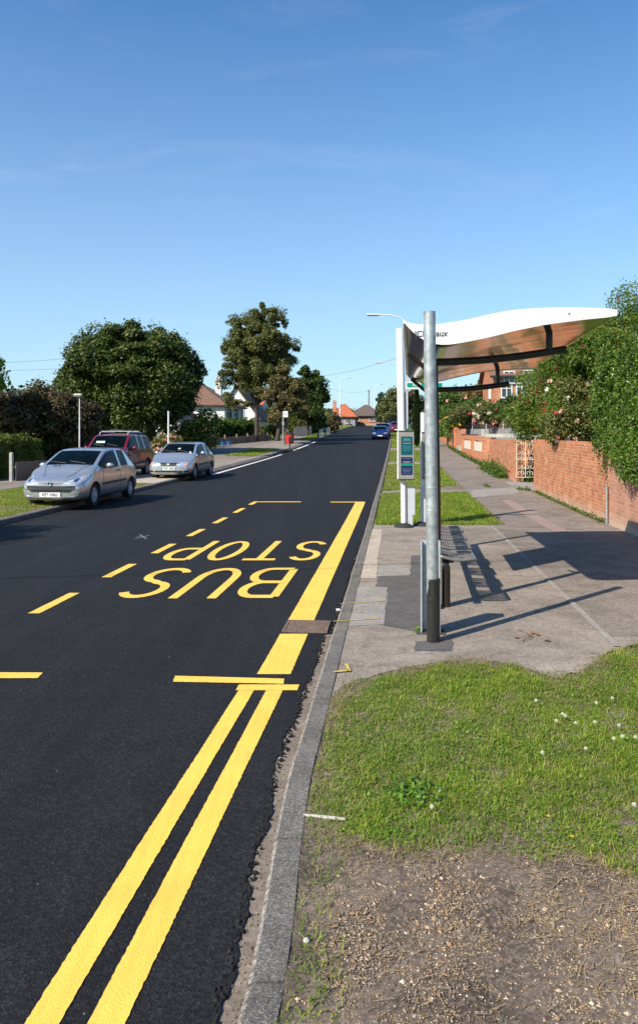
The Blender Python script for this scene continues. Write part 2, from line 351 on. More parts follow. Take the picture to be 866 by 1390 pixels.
def blades(pts, h, w, lean=.5, seed=1):
    r = np.random.default_rng(seed); n = len(pts); pts = np.asarray(pts)
    az = r.uniform(0, 2*np.pi, n); d = np.stack([np.cos(az), np.sin(az), np.zeros(n)], 1)
    az2 = az + np.pi/2 + r.normal(0, .5, n); sd = np.stack([np.cos(az2), np.sin(az2), np.zeros(n)], 1)
    hh = (np.asarray(h) * r.uniform(.55, 1.25, n))[:, None]; ww = (w * r.uniform(.6, 1.3, n))[:, None]
    ln = (lean * r.uniform(.2, 1.4, n))[:, None]; up = np.array([[0, 0, 1.]])
    m_ = pts + up*hh*.55 + d*hh*ln*.3; t = pts + up*hh*(1 - ln*.35) + d*hh*ln
    V = np.stack([pts-sd*ww, pts+sd*ww, m_+sd*ww*.8, m_-sd*ww*.8, t+sd*ww*.15, t-sd*ww*.15], 1).reshape(-1, 3)
    i = np.arange(n)[:, None]*6
    F = np.concatenate([i+np.array([[0,1,2,3]]), i+np.array([[3,2,4,5]])], 0)
    return V, F
def leafq(C, size, seed=1, up=.35, asp=.6, nrm=None):
    r = np.random.default_rng(seed); C = np.asarray(C); n = len(C)
    N = r.normal(0, 1, (n, 3)); N[:, 2] += up*1.5
    if nrm is not None: N += nrm*1.2
    N /= np.linalg.norm(N, axis=1)[:, None]
    A = np.cross(N, r.normal(0, 1, (n, 3))); A /= np.linalg.norm(A, axis=1)[:, None]; B = np.cross(N, A)
    s = (size * r.uniform(.6, 1.3, n))[:, None]
    V = np.stack([C-A*s, C-B*s*asp+N*s*.12, C+A*s, C+B*s*asp+N*s*.12], 1).reshape(-1, 3)
    return V, np.arange(4*n).reshape(-1, 4)

def ylist(y0, y1):
    ys = [y0]; y = y0
    while y < y1: y = min(y1, y + max(.5, abs(y)*.05)); ys.append(y)
    return ys
def strip(name, u0, u1, y0, y1, z, mat, nu=1, ys=None):
    f0 = u0 if callable(u0) else (lambda y: u0); f1 = u1 if callable(u1) else (lambda y: u1)
    fz = z if callable(z) else (lambda t: z)
    ys = ys or ylist(y0, y1); V = []; F = []; k = nu+1
    for y in ys:
        a, b_ = f0(y), f1(y)
        for j in range(k):
            u = a + (b_-a)*j/nu; V.append((u+.1*y, y, Pz(y)+fz(j/nu)))
    for i in range(len(ys)-1):
        for j in range(nu): F.append((i*k+j, i*k+j+1, (i+1)*k+j+1, (i+1)*k+j))
    return struct(quick(name, V, F, mat))
def kerb_u(y): return RK + kerb_off(y)
# the wide sheet of land
us = sorted(set([u for u in _SU] + [-300, -150, -100, -40, -25, -20, -12, -10, -6, -4, -2, 1, 2, 3, 6, 7, 8, 20, 30, 45, 100, 150, 300]))
ysl = [-60, -30, -10, 0] + [y for y in ylist(2, 320)] + [350, 400, 500, 700, 1000, 1500, 2200]
V = [(u+.1*y, y, Pz(y)+float(np.interp(u, _SU, _SZ)) - (.03 if (u > -.5 and y < 7 and u < 6) else 0)) for y in ysl for u in us]
nu_ = len(us); F = [(i*nu_+j, i*nu_+j+1, (i+1)*nu_+j+1, (i+1)*nu_+j) for i in range(len(ysl)-1) for j in range(nu_-1)]
struct(quick('ground', V, F, MT['meadow']))
# road
yr = [-8, 0, 1, 2] + list(np.arange(2.2, 8.5, .03)) + list(np.arange(8.5, 22, .1)) + ylist(22, 300) + [340]
jr = random.Random(3); st = {'v': 0}
def edge_r(y):
    if y > 60: return RK+.01
    st['v'] = st['v']*.75 + jr.uniform(-.012, .012)*(1 if y < 9 else .8)
    base = (-.088 if y < 7.2 else -.03) + kerb_off(y)
    return RK + base + st['v'] + .012*math.sin(y*5.3) + .012*math.sin(y*2.1+1)
strip('road', LK, edge_r, 0, 0, 0.0, MT['asphalt'], nu=6, ys=yr)
yg = [-8, 0] + list(np.arange(2, 24, .25))
strip('gutter', lambda y: RK-.16+kerb_off(y), lambda y: kerb_u(y)+.01, 0, 0, -.009, MT['gutter'], ys=yg)
strip('gutter', LK-.02, LK+.2, 8, 60, -.012, MT['gutter'])
# jagged tar crumbs along the new asphalt's edge
cr = np.random.default_rng(5); C = []
for y in np.arange(2.3, 22, .012):
    if cr.random() < .8:
        u = RK + kerb_off(y) - (.085 if y < 7.2 else .028) + cr.normal(0, .014); C.append((u+.1*y, y, Pz(y)+.0))
def blobs(C, smin, smax, mat, name, seed=1, flat=.6, label=None, cat=None):
    r = np.random.default_rng(seed); C = np.asarray(C); n = len(C)
    base = np.array([(1,0,0),(0,1,0),(-1,0,0),(0,-1,0),(0,0,1),(0,0,-1)], float)
    s = r.uniform(smin, smax, n)[:, None, None]; an = r.uniform(0, 6.28, n); ca, sa = np.cos(an), np.sin(an)
    bs = base[None]*np.stack([r.uniform(.7, 1.3, n), r.uniform(.5, 1.1, n), r.uniform(.4, .8, n)*flat/.6], 1)[:, None]
    bs = bs + r.normal(0, .12, bs.shape)
    x = bs[..., 0]*ca[:, None]-bs[..., 1]*sa[:, None]; y = bs[..., 0]*sa[:, None]+bs[..., 1]*ca[:, None]
    V = (np.stack([x, y, bs[..., 2]], -1)*s + C[:, None]).reshape(-1, 3)
    T = np.array([(0,1,4),(1,2,4),(2,3,4),(3,0,4),(1,0,5),(2,1,5),(3,2,5),(0,3,5)])
    F = (np.arange(n)[:, None, None]*6 + T[None]).reshape(-1, 3)
    o = quick(name, V, F, mat); tag(o, label, cat, kind='stuff'); return o
blobs(C, .004, .017, MT['asphalt'], 'asphalt_crumbs', 3, .8, 'loose black crumbs along the ragged edge of the new asphalt', 'crumbs')
C2 = [(RK+kerb_off(y)-.045+cr.normal(0, .03)+.1*y, y, Pz(y)-.006) for y in cr.uniform(2.3, 7.2, 500)]
blobs(C2, .002, .008, MT['gutter'], 'gutter_grit', 4, .6, 'pale grit lying in the concrete gutter beside the kerb', 'grit')
rg = np.random.default_rng(91); yq = rg.uniform(2.3, 14, 420)**1.0; uq_ = rg.uniform(-4.5, -.7, 420)
blobs([(u+.1*y, y, .002) for u, y in zip(uq_, yq)], .0012, .0048, MT['pebble'], 'road_grit', 92, .6, 'tiny pale specks of grit scattered over the black road', 'grit')
# kerbs: separate stones with joints, in one run each
def kerb_run(side, y0, y1, h, name='kerb', w=.125):
    mb = MB(); y = y0; rr = random.Random(int(y0*10)+5)
    while y < y1-.05:
        L = min(.915 if y < 40 else 3.6, y1-y); n = 3
        for i in range(n):
            a = y+L*i/n+(.009 if i == 0 else 0); b_ = y+L*(i+1)/n-(.009 if i == n-1 else 0)
            vs = []
            if i == 0: mis = rr.uniform(-.0035, .0035); mz = rr.uniform(-.003, .003)
            for yy in (a, b_):
                k0 = mis+kerb_u(yy) if side > 0 else LK+mis; z = mz+Pz(yy); hh = h(yy) if callable(h) else h
                if side > 0: pr = [(k0, -.1), (k0, hh-.016), (k0+.016, hh), (k0+w, hh+.002), (k0+w, -.1)]
                else: pr = [(k0, -.1), (k0, hh-.016), (k0-.016, hh), (k0-w, hh+.002), (k0-w, -.1)]
                vs += [(p+.1*yy, yy, z+q) for p, q in pr]
            mb.add(vs, [(0,1,6,5),(2,3,8,7),(3,4,9,8),(4,3,2,1,0),(5,6,7,8,9)]); mb.add([vs[1], vs[2], vs[7], vs[6]], [(0,1,2,3)], 1)
        y += L
    return struct(mb.build(name, [MT['kerb'], MT['kerb_edge']]))
kerb_run(1, -1.1, 240, lambda y: KR if y < 14 else min(.09, KR+(y-14)*.01))
kerb_run(-1, 4, 32.5, KL); kerb_run(-1, 32.5, 50, .012); kerb_run(-1, 50, 57.5, KL); kerb_run(-1, 57.5, 74, .012); kerb_run(-1, 74, 260, KL)

# ---- right-hand pavement
def sheet(name, poly, z, mat, follow=True):
    bm = bmesh.new(); vs = [bm.verts.new((x, y, 0)) for x, y in poly]; f = bm.faces.new(vs)
    bmesh.ops.triangulate(bm, faces=[f])
    for v in bm.verts: v.co.z = (Pz(v.co.y) if follow else 0) + z
    me = bpy.data.meshes.new(name); bmesh.ops.recalc_face_normals(bm, faces=bm.faces)
    if sum(f_.normal.z for f_ in bm.faces) < 0: bmesh.ops.reverse_faces(bm, faces=bm.faces)
    bm.to_mesh(me); bm.free(); me.materials.append(mat)
    o = bpy.data.objects.new(name, me); COL.objects.link(o); return struct(o)
def rough(poly, step=.12, amp=.012, seed=1):
    r = random.Random(seed); out = []
    for i, p in enumerate(poly):
        q = poly[(i+1) % len(poly)]; d = math.dist(p, q); n = max(1, int(d/step)); v = 0
        for k in range(n):
            t = k/n; v = v*.6+r.uniform(-amp, amp); out.append((p[0]+(q[0]-p[0])*t+v, p[1]+(q[1]-p[1])*t+v*r.uniform(-1, 1)))
    return out
ZK = .04
edge_px = [(436, 945), (470, 927), (520, 913), (560, 904), (640, 894), (700, 902), (745, 917), (790, 912), (815, 890), (866, 872), (960, 855)]
low = [gp(x, y, ZK) for x, y in edge_px]
low[0] = (XU(kerb_u(low[0][1])+.125, low[0][1]), low[0][1])
lowr = []
for i in range(len(low)-1):
    for k in range(10):
        t = k/10; lowr.append((low[i][0]+(low[i+1][0]-low[i][0])*t + random.uniform(-.01, .01), low[i][1]+(low[i+1][1]-low[i][1])*t+random.uniform(-.025, .025)))
poly = lowr + [(XU(5.2, 6.9), 6.9), (XU(4.3, 9), 9), (XU(4.3, 15.4), 15.4), (XU(RK+.125, 15.4), 15.4)]
sheet('pavement', poly, ZK, MT['old_asphalt'])
def foot(t): return ZK + .004
strip('footway', 1.93, 4.3, 6.95, 15.4, .044, MT['footway'])
strip('footway', 2.2, 4.32, 15.4, 110, .044, MT['footway'])
strip('footway', 3.9, 8.5, 23.9, 27.6, .046, MT['mid_patch'])
def cpx(cx, cy): return gp(440+cx/4.811, 640+cy/4.811, ZK)
def patch(pts, mat, z, seed=2): return sheet('pavement_patch', [(max(x, XU(RK+.129, y)), y) for x, y in rough([cpx(*p) for p in pts], .1, .01, seed)], z, mat)
patch([(258,380),(378,380),(352,560),(345,690),(330,700),(165,695),(198,600)], MT['pale_patch'], ZK+.004, 4)
patch([(212,755),(410,757),(393,1000),(160,1012)], MT['mid_patch'], ZK+.004, 5)
patch([(352,690),(560,682),(566,552),(650,545),(660,1060),(395,1008),(413,756),(326,750)], MT['dark_patch'], ZK+.0045, 6)
patch([(357,612),(556,602),(558,678),(348,688)], MT['mid_patch'], ZK+.005, 7)
b0 = gp(555, 872, ZK); 
sheet('pavement_patch', rough([gp(563,871,ZK), gp(614,869,ZK), gp(614,884,ZK), gp(562,884,ZK)], .05, .01, 11), ZK+.004, MT['dark_patch'])
sheet('pavement_patch', rough([gp(680,681,ZK), gp(692,680,ZK), gp(772,722,ZK), gp(752,724,ZK)], .3, .015, 12), ZK+.0085, plain('reddish_trench_patch', (.27,.2,.17), .95, var=.15, scale=12))
sheet('pavement_patch', rough([gp(640,668,ZK), gp(700,664,ZK), gp(704,672,ZK), gp(640,678,ZK)], .3, .02, 13), ZK+.0095, MT['mid_patch'])
# concrete edging strip across the pavement
strip('footway_edging', 1.865, 1.93, 6.6, 15.35, .05, MT['mid_patch'])
# chalk and yellow survey marks
for a, b_ in (((105,870),(395,850)), ((60,985),(370,965))):
    p, q = cpx(*a), cpx(*b_); d = Vector((q[0]-p[0], q[1]-p[1])).normalized(); nrm_ = Vector((-d.y, d.x))*.009
    sheet('survey_mark', [(p[0]+nrm_.x, p[1]+nrm_.y), (p[0]-nrm_.x, p[1]-nrm_.y), (q[0]-nrm_.x, q[1]-nrm_.y), (q[0]+nrm_.x, q[1]+nrm_.y)], ZK+.012, MT['faint_yellow'])
for (x0, y0, x1, y1) in ((498,729,505,730), (486,831,492,832), (452,914,473,912), (470,903,474,913)):
    p, q = gp(x0, y0, ZK), gp(x1, y1, ZK); d = Vector((q[0]-p[0], q[1]-p[1])).normalized(); n_ = Vector((-d.y, d.x))*.014
    sheet('survey_mark', [(p[0]+n_.x, p[1]+n_.y), (p[0]-n_.x, p[1]-n_.y), (q[0]-n_.x, q[1]-n_.y), (q[0]+n_.x, q[1]+n_.y)], ZK+.013, MT['faint_yellow'])

# ---- near verge: dug-over soil and gravelly ground, displaced
gx = np.arange(-.62, 4.4, .022); gy = np.arange(1.9, 6.6, .022)
X, Y = np.meshgrid(gx, gy); 
left = np.array([kerb_u(y)+.125 for y in gy])[:, None] + .1*Y
X = np.maximum(X, left - .004)
Zg = .034 + .011*np.exp(-np.clip(X-left, 0, 9)/.03) + .006*nz(X, Y, 9, 1) + .003*nz(X, Y, 30, 2) + np.random.default_rng(77).normal(0, .0009, X.shape)
YB = np.interp(X, [-.2, .0, .29, .7, 1.32, 3], [3.62, 3.5, 3.34, 3.36, 3.22, 3.1]) + .07*nz(X, Y, 8, 4)
low_y = np.interp(X, [p[0] for p in low], [p[1] for p in low])
Zg = np.where(Y > low_y-.04, np.clip(Zg, .037, .0385), Zg)
Zg = np.where(Y > low_y+.10, .02, Zg)
V = np.stack([X, Y, Zg], -1).reshape(-1, 3); ny, nx = X.shape
ii = np.arange(ny-1)[:, None]*nx + np.arange(nx-1)[None]; F = np.stack([ii, ii+1, ii+nx+1, ii+nx], -1).reshape(-1, 4)
o = quick('verge_soil', V, F, [MT['soil'], MT['gravel']], smooth=True); struct(o)
mi = ((Y < YB)[:-1, :-1]).astype(np.int32).ravel(); o.data.polygons.foreach_set('material_index', mi)
def yb(x): return np.interp(x, [-.2, .0, .29, .7, 1.32, 3], [3.62, 3.5, 3.34, 3.36, 3.22, 3.1])
# pebbles
r = np.random.default_rng(21)
x = r.uniform(-.2, 2.2, 70000); y = r.uniform(2.2, 3.9, 70000)
k = (y < yb(x)+r.normal(0, .12, len(x))) & (x > np.vectorize(lambda q: kerb_u(q)+.14)(y)+.1*y) & (r.random(len(x)) < .35+.65*(nz(x, y, 5, 8) > -.1))
blobs(np.stack([x[k], y[k], np.full(k.sum(), .034)], 1), .0010, .0058, MT['pebble'], 'pebbles', 9, .6, 'small brown and white pebbles strewn over the bare gravelly ground', 'pebbles')
x = r.uniform(-.1, 2, 2600); y = r.uniform(2.3, 3.6, 2600); k = (y < yb(x)) & (x > .1*y-.38) & (r.random(2600) < .1+.8*(nz(x, y, 4, 31) > .15))
blobs(np.stack([x[k], y[k], np.full(k.sum(), .037)], 1), .0045, .0115, MT['pebble'], 'larger_pebbles', 10, .6, 'larger loose flints lying on the bare ground at the front', 'pebbles')
# grass on the near verge
def lowy(x): return np.interp(x, [p[0] for p in low], [p[1] for p in low])
def near_field(n, seed, f):
    r = np.random.default_rng(seed); x = r.uniform(-.25, 4.2, n); y = r.uniform(2.3, 6.8, n); r2 = r.random(n)
    ku = np.vectorize(lambda q: kerb_u(q)+.125)(y)+.1*y
    vis = (x < .46*y+.25)
    k = vis & (x > ku+.01) & (r2 < f(x, y, x-ku)); return x[k], y[k]
def dens(x, y, e):
    d = np.clip((y-yb(x)-.13*nz(x, y, 7, 4)+.04)/.16, 0, 1)*np.clip((lowy(x)-y+.12*nz(x, y, 7, 5))/.35, 0, 1)
    d = d*np.clip((e-.02)/.22+.25*nz(x, y, 6, 6), .08, 1)*np.clip(.9+.35*nz(x, y, 3.3, 7), .25, 1)
    return d
x, y = near_field(250000, 31, dens)
hh = .037 + .014*np.clip(nz(x, y, 2.6, 9), -.6, 1)
hh = hh*(1+.55*nz(x, y, 13, 19))
Vb, Fb = blades(np.stack([x, y, np.full(len(x), .03)], 1), hh, .0027, 1.15, 2)
tag(quick('grass', Vb, Fb, MT['grass']), 'green mown grass growing on the near verge before the pavement', 'grass', kind='stuff')
def dens_s(x, y, e): return dens(x, y, e)*.5
x, y = near_field(900, 36, dens_s)
Vb, Fb = blades(np.stack([x, y, np.full(len(x), .03)], 1), .10, .0013, .45, 13)
tag(quick('seed_stems', Vb, Fb, MT['straw']), 'pale dry seed stems standing up from the near grass', 'grass', kind='stuff')
def dens_dry(x, y, e):
    a = np.clip(1-np.abs(lowy(x)-y-.1)/.5, 0, 1)*.8 + np.clip(1-e/.35, 0, 1)*.5*(y > 3.3) + .10
    b_ = np.clip(1-np.abs(y-yb(x)-.05)/.15, 0, 1)*.35
    return (a+b_)*np.clip(.7+.8*nz(x, y, 5, 12), 0, 1)*(y > yb(x)-.05)*(y < lowy(x)+.04+.16*nz(x, y, 9, 3))
x, y = near_field(130000, 32, dens_dry)
Vb, Fb = blades(np.stack([x, y, np.full(len(x), .03)], 1), .04, .002, 1.3, 3)
tag(quick('dry_grass', Vb, Fb, MT['grass_dry']), 'yellowed dry grass along the edges of the near verge', 'grass', kind='stuff')
# fringe beside the kerb at the very front
def dens_k(x, y, e): return (e < .2)*np.clip(.55-e*2.4+.55*nz(x, y, 5.5, 14), 0, 1)*(y < 4.3)
x, y = near_field(60000, 33, dens_k)
Vb, Fb = blades(np.stack([x, y, np.full(len(x), .03)], 1), .045, .0022, 1.1, 4)
tag(quick('kerbside_grass', Vb, Fb, MT['grass']), 'tufts of grass sprouting beside the kerb at the front', 'grass', kind='stuff')
# straw lying flat on the bare ground
r = np.random.default_rng(40); n = 9000
x = r.uniform(-.15, 2.2, n); y = r.uniform(2.3, 3.9, n)
k = (r.random(n) < np.clip(.06+.75*(x > .95+.3*nz(y, y, 3, 1))+.4*(np.abs(y-yb(x)) < .12), 0, 1)) & (x > .1*y-.4) & (y < yb(x)+.15)
x, y = x[k], y[k]; n = len(x); a = r.uniform(0, 6.28, n); L = r.uniform(.015, .06, n); dx, dy = np.cos(a)*L, np.sin(a)*L; wx, wy = -np.sin(a)*.0012, np.cos(a)*.0012
z0 = np.full(n, .042); z1 = z0 + r.uniform(-.004, .012, n)
V = np.stack([np.stack([x-wx, y-wy, z0], 1), np.stack([x+wx, y+wy, z0], 1), np.stack([x+dx+wx, y+dy+wy, z1], 1), np.stack([x+dx-wx, y+dy-wy, z1], 1)], 1).reshape(-1, 3)
tag(quick('straw', V, np.arange(4*n).reshape(-1, 4), MT['straw']), 'dead straw and clippings lying on the bare ground', 'straw', kind='stuff')
# clover and dandelion leaves within the grass
def dens_c(x, y, e): return dens(x, y, e)*np.clip(.3+.9*nz(x, y, 3.1, 15), .05, 1)
x, y = near_field(80000, 34, dens_c)
r = np.random.default_rng(41)
Vb, Fb = leafq(np.stack([x, y, r.uniform(.035, .06, len(x))], 1), .0075, 5, 1.6, .85)
tag(quick('clover', Vb, Fb, MT['weed']), 'round clover leaves growing among the near grass', 'clover', kind='stuff')
def rosette(name, cx, cy, rad, nleaf, label, cat, seed, L=.07, up=.4, z=.03, group=None):
    rr = random.Random(seed); mb = MB()
    for i in range(nleaf):
        a = rr.uniform(0, 6.28); q = rad*rr.random()**.6; bx, by = math.cos(a)*q, math.sin(a)*q
        az = rr.uniform(0, 6.28); l = L*rr.uniform(.6, 1.2); w = l*.2; t = rr.uniform(.2, 1)*up
        d = Vector((math.cos(az), math.sin(az), 0)); s_ = Vector((-d.y, d.x, 0))
        p0 = Vector((bx, by, rr.uniform(0, .03))); p1 = p0+d*l*.5+Vector((0, 0, l*t)); p2 = p0+d*l+Vector((0, 0, l*t*.9))
        mb.add([p0-s_*w*.3, p0+s_*w*.3, p1+s_*w, p1-s_*w, p2], [(0,1,2,3),(3,2,4)])
    o = mb.build(name, MT['weed'], loc=(cx, cy, z), fix=False); return tag(o, label, cat, group)
x0, y0 = gp(562, 1075, .06); rosette('dandelion_plant', x0, y0, .15, 150, 'pale green dandelion clump low in the grass left of its middle', 'weed', 3, .045, .9)
x0, y0 = gp(598, 755, .06); rosette('dandelion_plant', *gp(566, 856, .05), .035, 12, 'small weed at the foot of the galvanised post box', 'weed', 4, .06)
# white clover flower heads
mb = MB()
flp = [(618,125),(668,170),(682,160),(690,163),(714,176),(760,175),(765,133),(802,118),(806,218),(827,208),(858,216),(738,237),(634,254),(820,183),(366,377),(856,380)]
fm = None
for i, (a, b_) in enumerate(flp):
    x, y = gp(380+a/1.782, 880+b_/1.782, .095)
    if fm is None:
        rt = thing('clover_flower', (x, y, .03), 'white clover flower head standing in the near grass', 'flower', 'white clover flowers in the near grass')
        MB().tube([(0, 0, 0), (.003, 0, .055)], .0012, 5).build('stem', MT['weed'], rt)
        h_ = MB(); rr = random.Random(2)
        for q in range(46):
            v = Vector((rr.gauss(0, 1), rr.gauss(0, 1), rr.gauss(0, 1)+.3)).normalized(); c = Vector((.003, 0, .062))+v*.006
            s_ = v.orthogonal().normalized()*.0028; t_ = v.cross(s_).normalized()*.0028
            h_.add([c-s_, c-t_, c+s_, c+t_, c+v*.007], [(0,1,4),(1,2,4),(2,3,4),(3,0,4)])
        h_.build('flower_head', MT['fl_white'], rt, fix=False); fm = rt
    else:
        c = copy_tree(fm); c.location = (x, y, .03+random.uniform(-.012, .008)); c.rotation_euler = (0, 0, random.uniform(0, 6))
for (a, b_), lb in (((648,412), 'tiny yellow flower low in the front edge of the grass'), ((512,57), 'tiny yellow flower by the pavement edge'), ((705,462), 'tiny yellow flower at the right front of the grass')):
    x, y = gp(380+a/1.782, 880+b_/1.782, .06)
    rt = thing('yellow_flower', (x, y, .03), lb, 'flower')
    MB().tube([(0, 0, 0), (0, 0, .04)], .001, 5).build('stem', MT['weed'], rt)
    h_ = MB()
    for q in range(9):
        a_ = q*.7; h_.add([(0, 0, .04), (.008*math.cos(a_-.3), .008*math.sin(a_-.3), .043), (.012*math.cos(a_), .012*math.sin(a_), .045), (.008*math.cos(a_+.3), .008*math.sin(a_+.3), .043)], [(0,1,2,3)])
    h_.build('petals', MT['fl_yellow'], rt, fix=False)
# broken stick and litter
x, y = gp(440, 1112, .04)
tag(MB().tube([(-.1, .03, 0), (-.03, .008, .004), (.04, -.005, .003), (.1, -.012, 0)], [.006, .008, .009, .007], 7).build('stick', MT['concrete'], loc=(x, y, .045), smooth=True), 'pale broken stick lying between the grass and the kerb', 'stick')
x, y = gp(416, 1277, .04); 
tag(MB().lathe([(.002, 0), (.011, .003), (.013, .009), (.009, .015), (.002, .018)], n=9).build('stone', MT['concrete'], loc=(x, y, .033), smooth=True), 'pale rounded stone in the kerbside grass at the front', 'stone')
# fallen leafy twig on the pavement
tx, ty = gp(722, 868, ZK)
tw = thing('fallen_twig', (tx, ty, ZK+.004), 'fallen twig with curled brown leaves on the pavement', 'twig')
MB().tube([(-.12, -.1, .01), (-.04, -.02, .015), (.02, .06, .012), (.0, .17, .01), (-.05, .28, .012)], [.004, .004, .0035, .003, .002], 6).build('stem', MT['twig'], tw)
MB().tube([(.02, .06, .012), (-.06, .03, .02), (-.12, .05, .01)], .0028, 6).build('stem', MT['twig'], tw)
for (lx, ly, a, s_) in ((-.13,.03,.4,.06), (.08,.13,2.2,.07), (.05,.18,1.2,.06), (.11,-.07,5.2,.075), (-.03,.29,.3,.05), (.0,.10,3.3,.05), (-.1,-.08,3.8,.04)):
    mb = MB(); n = 6
    for i in range(n+1):
        t = i/n; w = math.sin(math.pi*min(.98, t*.9+.08))*.3
        for q in (-1, 0, 1): mb.v.append((t-.5, q*w, .18*t*t+.16*abs(q)*w*2))
    for i in range(n):
        for q in (0, 1): mb.f.append((i*3+q, i*3+q+1, (i+1)*3+q+1, (i+1)*3+q)); mb.m.append(0)
    mb.v = [((v[0]*math.cos(a)-v[1]*math.sin(a))*s_+lx, (v[0]*math.sin(a)+v[1]*math.cos(a))*s_+ly, v[2]*s_+.004) for v in mb.v]
    mb.build('leaf', MT['leaf_brown'], tw, smooth=True)
# crisp bits of litter at the kerb
x, y = gp(456, 829, .0); tag(MB().add([(-.018,-.012,.006),(.018,-.006,.0),(.022,.018,.018),(0,.03,.008),(-.018,.018,.018)], [(0,1,2),(0,2,4),(2,3,4)]).build('litter', MT['sign_white'], loc=(x+.02, y, .0), fix=False), 'scrap of white litter in the gutter beyond the grating', 'litter')

# ---- verges further off
def verge(u0, u1, y0, y1, n, h, w, name, label, seed, cut=None, z=.03, mat='grass', dry=True):
    r = np.random.default_rng(seed); y = r.uniform(y0, y1, n); u = r.uniform(u0, u1, n)
    k = np.ones(n, bool) if cut is None else ~cut(u, y)
    edge = np.minimum(u-u0, u1-u); k &= r.random(n) < np.clip(edge/.18+.1+.3*nz(u, y, 6, seed), .1, 1)
    y, u = y[k], u[k]; x = u+.1*y
    Vv, Fv = blades(np.stack([x, y, P(y)+z], 1), h*(1+.4*nz(x, y, 2, 3)), w, .9, seed)
    return tag(quick(name, Vv, Fv, MT[mat]), label, 'grass', kind='stuff')
def cutR(u, y): return ((y > 22.6+u*.25) & (y < 24.0+u*.9)) | ((y > 39) & (y < 41.5)) | ((y > 56) & (y < 60)) 
strip('verge_soil', RK+.125, 2.2, 15.4, 240, .034, MT['soil'])
strip('footway', RK+.125, 2.2, 22.6, 24.2, .046, MT['old_asphalt'])
strip('footway', RK+.125, 2.2, 39.2, 41.5, .046, MT['old_asphalt']); strip('footway', RK+.125, 2.2, 56, 60, .046, MT['old_asphalt'])
verge(RK+.14, 2.15, 15.35, 24.5, 60000, .085, .0055, 'grass', 'bright green grass strip behind the bus stop pole', 51, cutR)
verge(RK+.14, 2.15, 23.5, 60, 60000, .075, .010, 'grass', 'long grass strip beside the far pavement', 52, cutR)
verge(RK+.14, .5, 17, 60, 18000, .07, .009, 'dry_grass', 'dry yellow grass along the kerb of the far verge', 53, cutR, mat='grass_dry')
verge(RK+.14, 2.15, 60, 170, 22000, .12, .03, 'grass', 'distant roadside grass under the parked cars', 54)
# left side surfaces
strip('verge_soil', -12.0, LK-.12, 6, 27.5, .10, MT['soil'])
strip('footway', -14.4, -12.0, 6, 60, .108, MT['footway'])
strip('footway', -12.1, LK-.11, 26.2, 32.6, .106, MT['pale_patch'])
strip('side_road', -60, -8.2, 33, 43, .118, MT['old_asphalt'], nu=20); strip('side_road', -8.2, LK+.01, 33, 49.6, lambda t: .118-.106*t, MT['old_asphalt'])
strip('side_road', lambda y: -9.2+(y-43)*.18, -8.2, 43, 49.6, .118, MT['old_asphalt'], nu=3)
strip('side_road', -11, -8.2, 58, 73.5, .118, MT['old_asphalt'], nu=3); strip('side_road', -8.2, LK+.01, 58, 73.5, lambda t: .118-.106*t, MT['old_asphalt'])
strip('footway', lambda y: -14.4, lambda y: min(LK-.11, -9.35+(y-43)*.18), 43, 58, .112, MT['footway'])
strip('footway', -14.4, -11, 58, 74, .108, MT['footway'])
strip('footway', -12.4, -9.6, 74, 250, .108, MT['footway'])
verge(-11.9, LK-.2, 9, 26, 70000, .05, .0065, 'grass', 'sunlit patchy grass beneath the silver car at left', 55, lambda u, y: nz(u, y, 1.6, 77) > .45, .1)
verge(-11.9, LK-.2, 9, 26, 30000, .04, .006, 'dry_grass', 'dry yellow grass on the left verge', 56, None, .1, 'grass_dry')
verge(-10.6, -8.6, 47, 57, 16000, .09, .02, 'grass', 'small sunlit grass patch on the kerbed island', 57, None, .1)
verge(-18, -14.4, 40, 76, 40000, .09, .02, 'grass', 'sunlit lawn strip in front of the low wooden fence', 58, None, .1)
verge(-9.6, -8.3, 74, 200, 26000, .1, .03, 'grass', 'grass verge running up the left side of the hill', 59, None, .1)
verge(-16, -12.4, 76, 160, 26000, .12, .03, 'grass', 'grass in front of the far left hedges', 60, None, .1)
# ------------------------------------------------------------------ painted road markings
def mark(poly, mat='yellow', z=.004, name='road_marking', seed=0, amp=.004):
    return sheet(name, rough(poly, .02, amp*.5, seed+int(abs(poly[0][0])*97)), z, MT[mat])
def uq(u0, u1, y0, y1): return [(XU(u0, y0), y0), (XU(u1, y0), y0), (XU(u1, y1), y1), (XU(u0, y1), y1)]
def longline(u0, u1, y0, y1, mat='yellow', name='road_marking', off=None):
    n = max(1, int((y1-y0)/(.016 if y0 < 6 else .05 if y0 < 21 else .5))); ys = [y0+(y1-y0)*i/n for i in range(n+1)]
    f = off or (lambda y: 0)
    rr = random.Random(int(u0*100+y0*7)); a = [rr.uniform(-.0022, .0022)+.0012*math.sin(y*3.1) for y in ys]; b_ = [rr.uniform(-.0022, .0022)+.0012*math.sin(y*2.3+1) for y in ys]
    V = []
    for i, y in enumerate(ys): V += [(XU(u0+f(y)+a[i], y), y, Pz(y)+.0042), (XU(u1+f(y)+b_[i], y), y, Pz(y)+.0042)]
    F = [(2*i, 2*i+1, 2*i+3, 2*i+2) for i in range(n)]
    return struct(quick(name, V, F, MT[mat]))
longline(-1.08, -.82, 5.98, 7.18); longline(-1.08, -.82, 7.69, 20.5)
off = lambda y: -.035*float(np.clip((5.6-y)/3, 0, 1))
longline(-1.145, -1.035, -3, 5.60, off=off); longline(-.945, -.825, -3, 5.60, off=off)
mark(uq(-1.17, -.72, 5.605, 5.73), seed=3)
mark([(gp(235,926)), (gp(368,928.5)), (gp(385,929)), (gp(386,922)), gp(238,918)], seed=4, z=.0046)
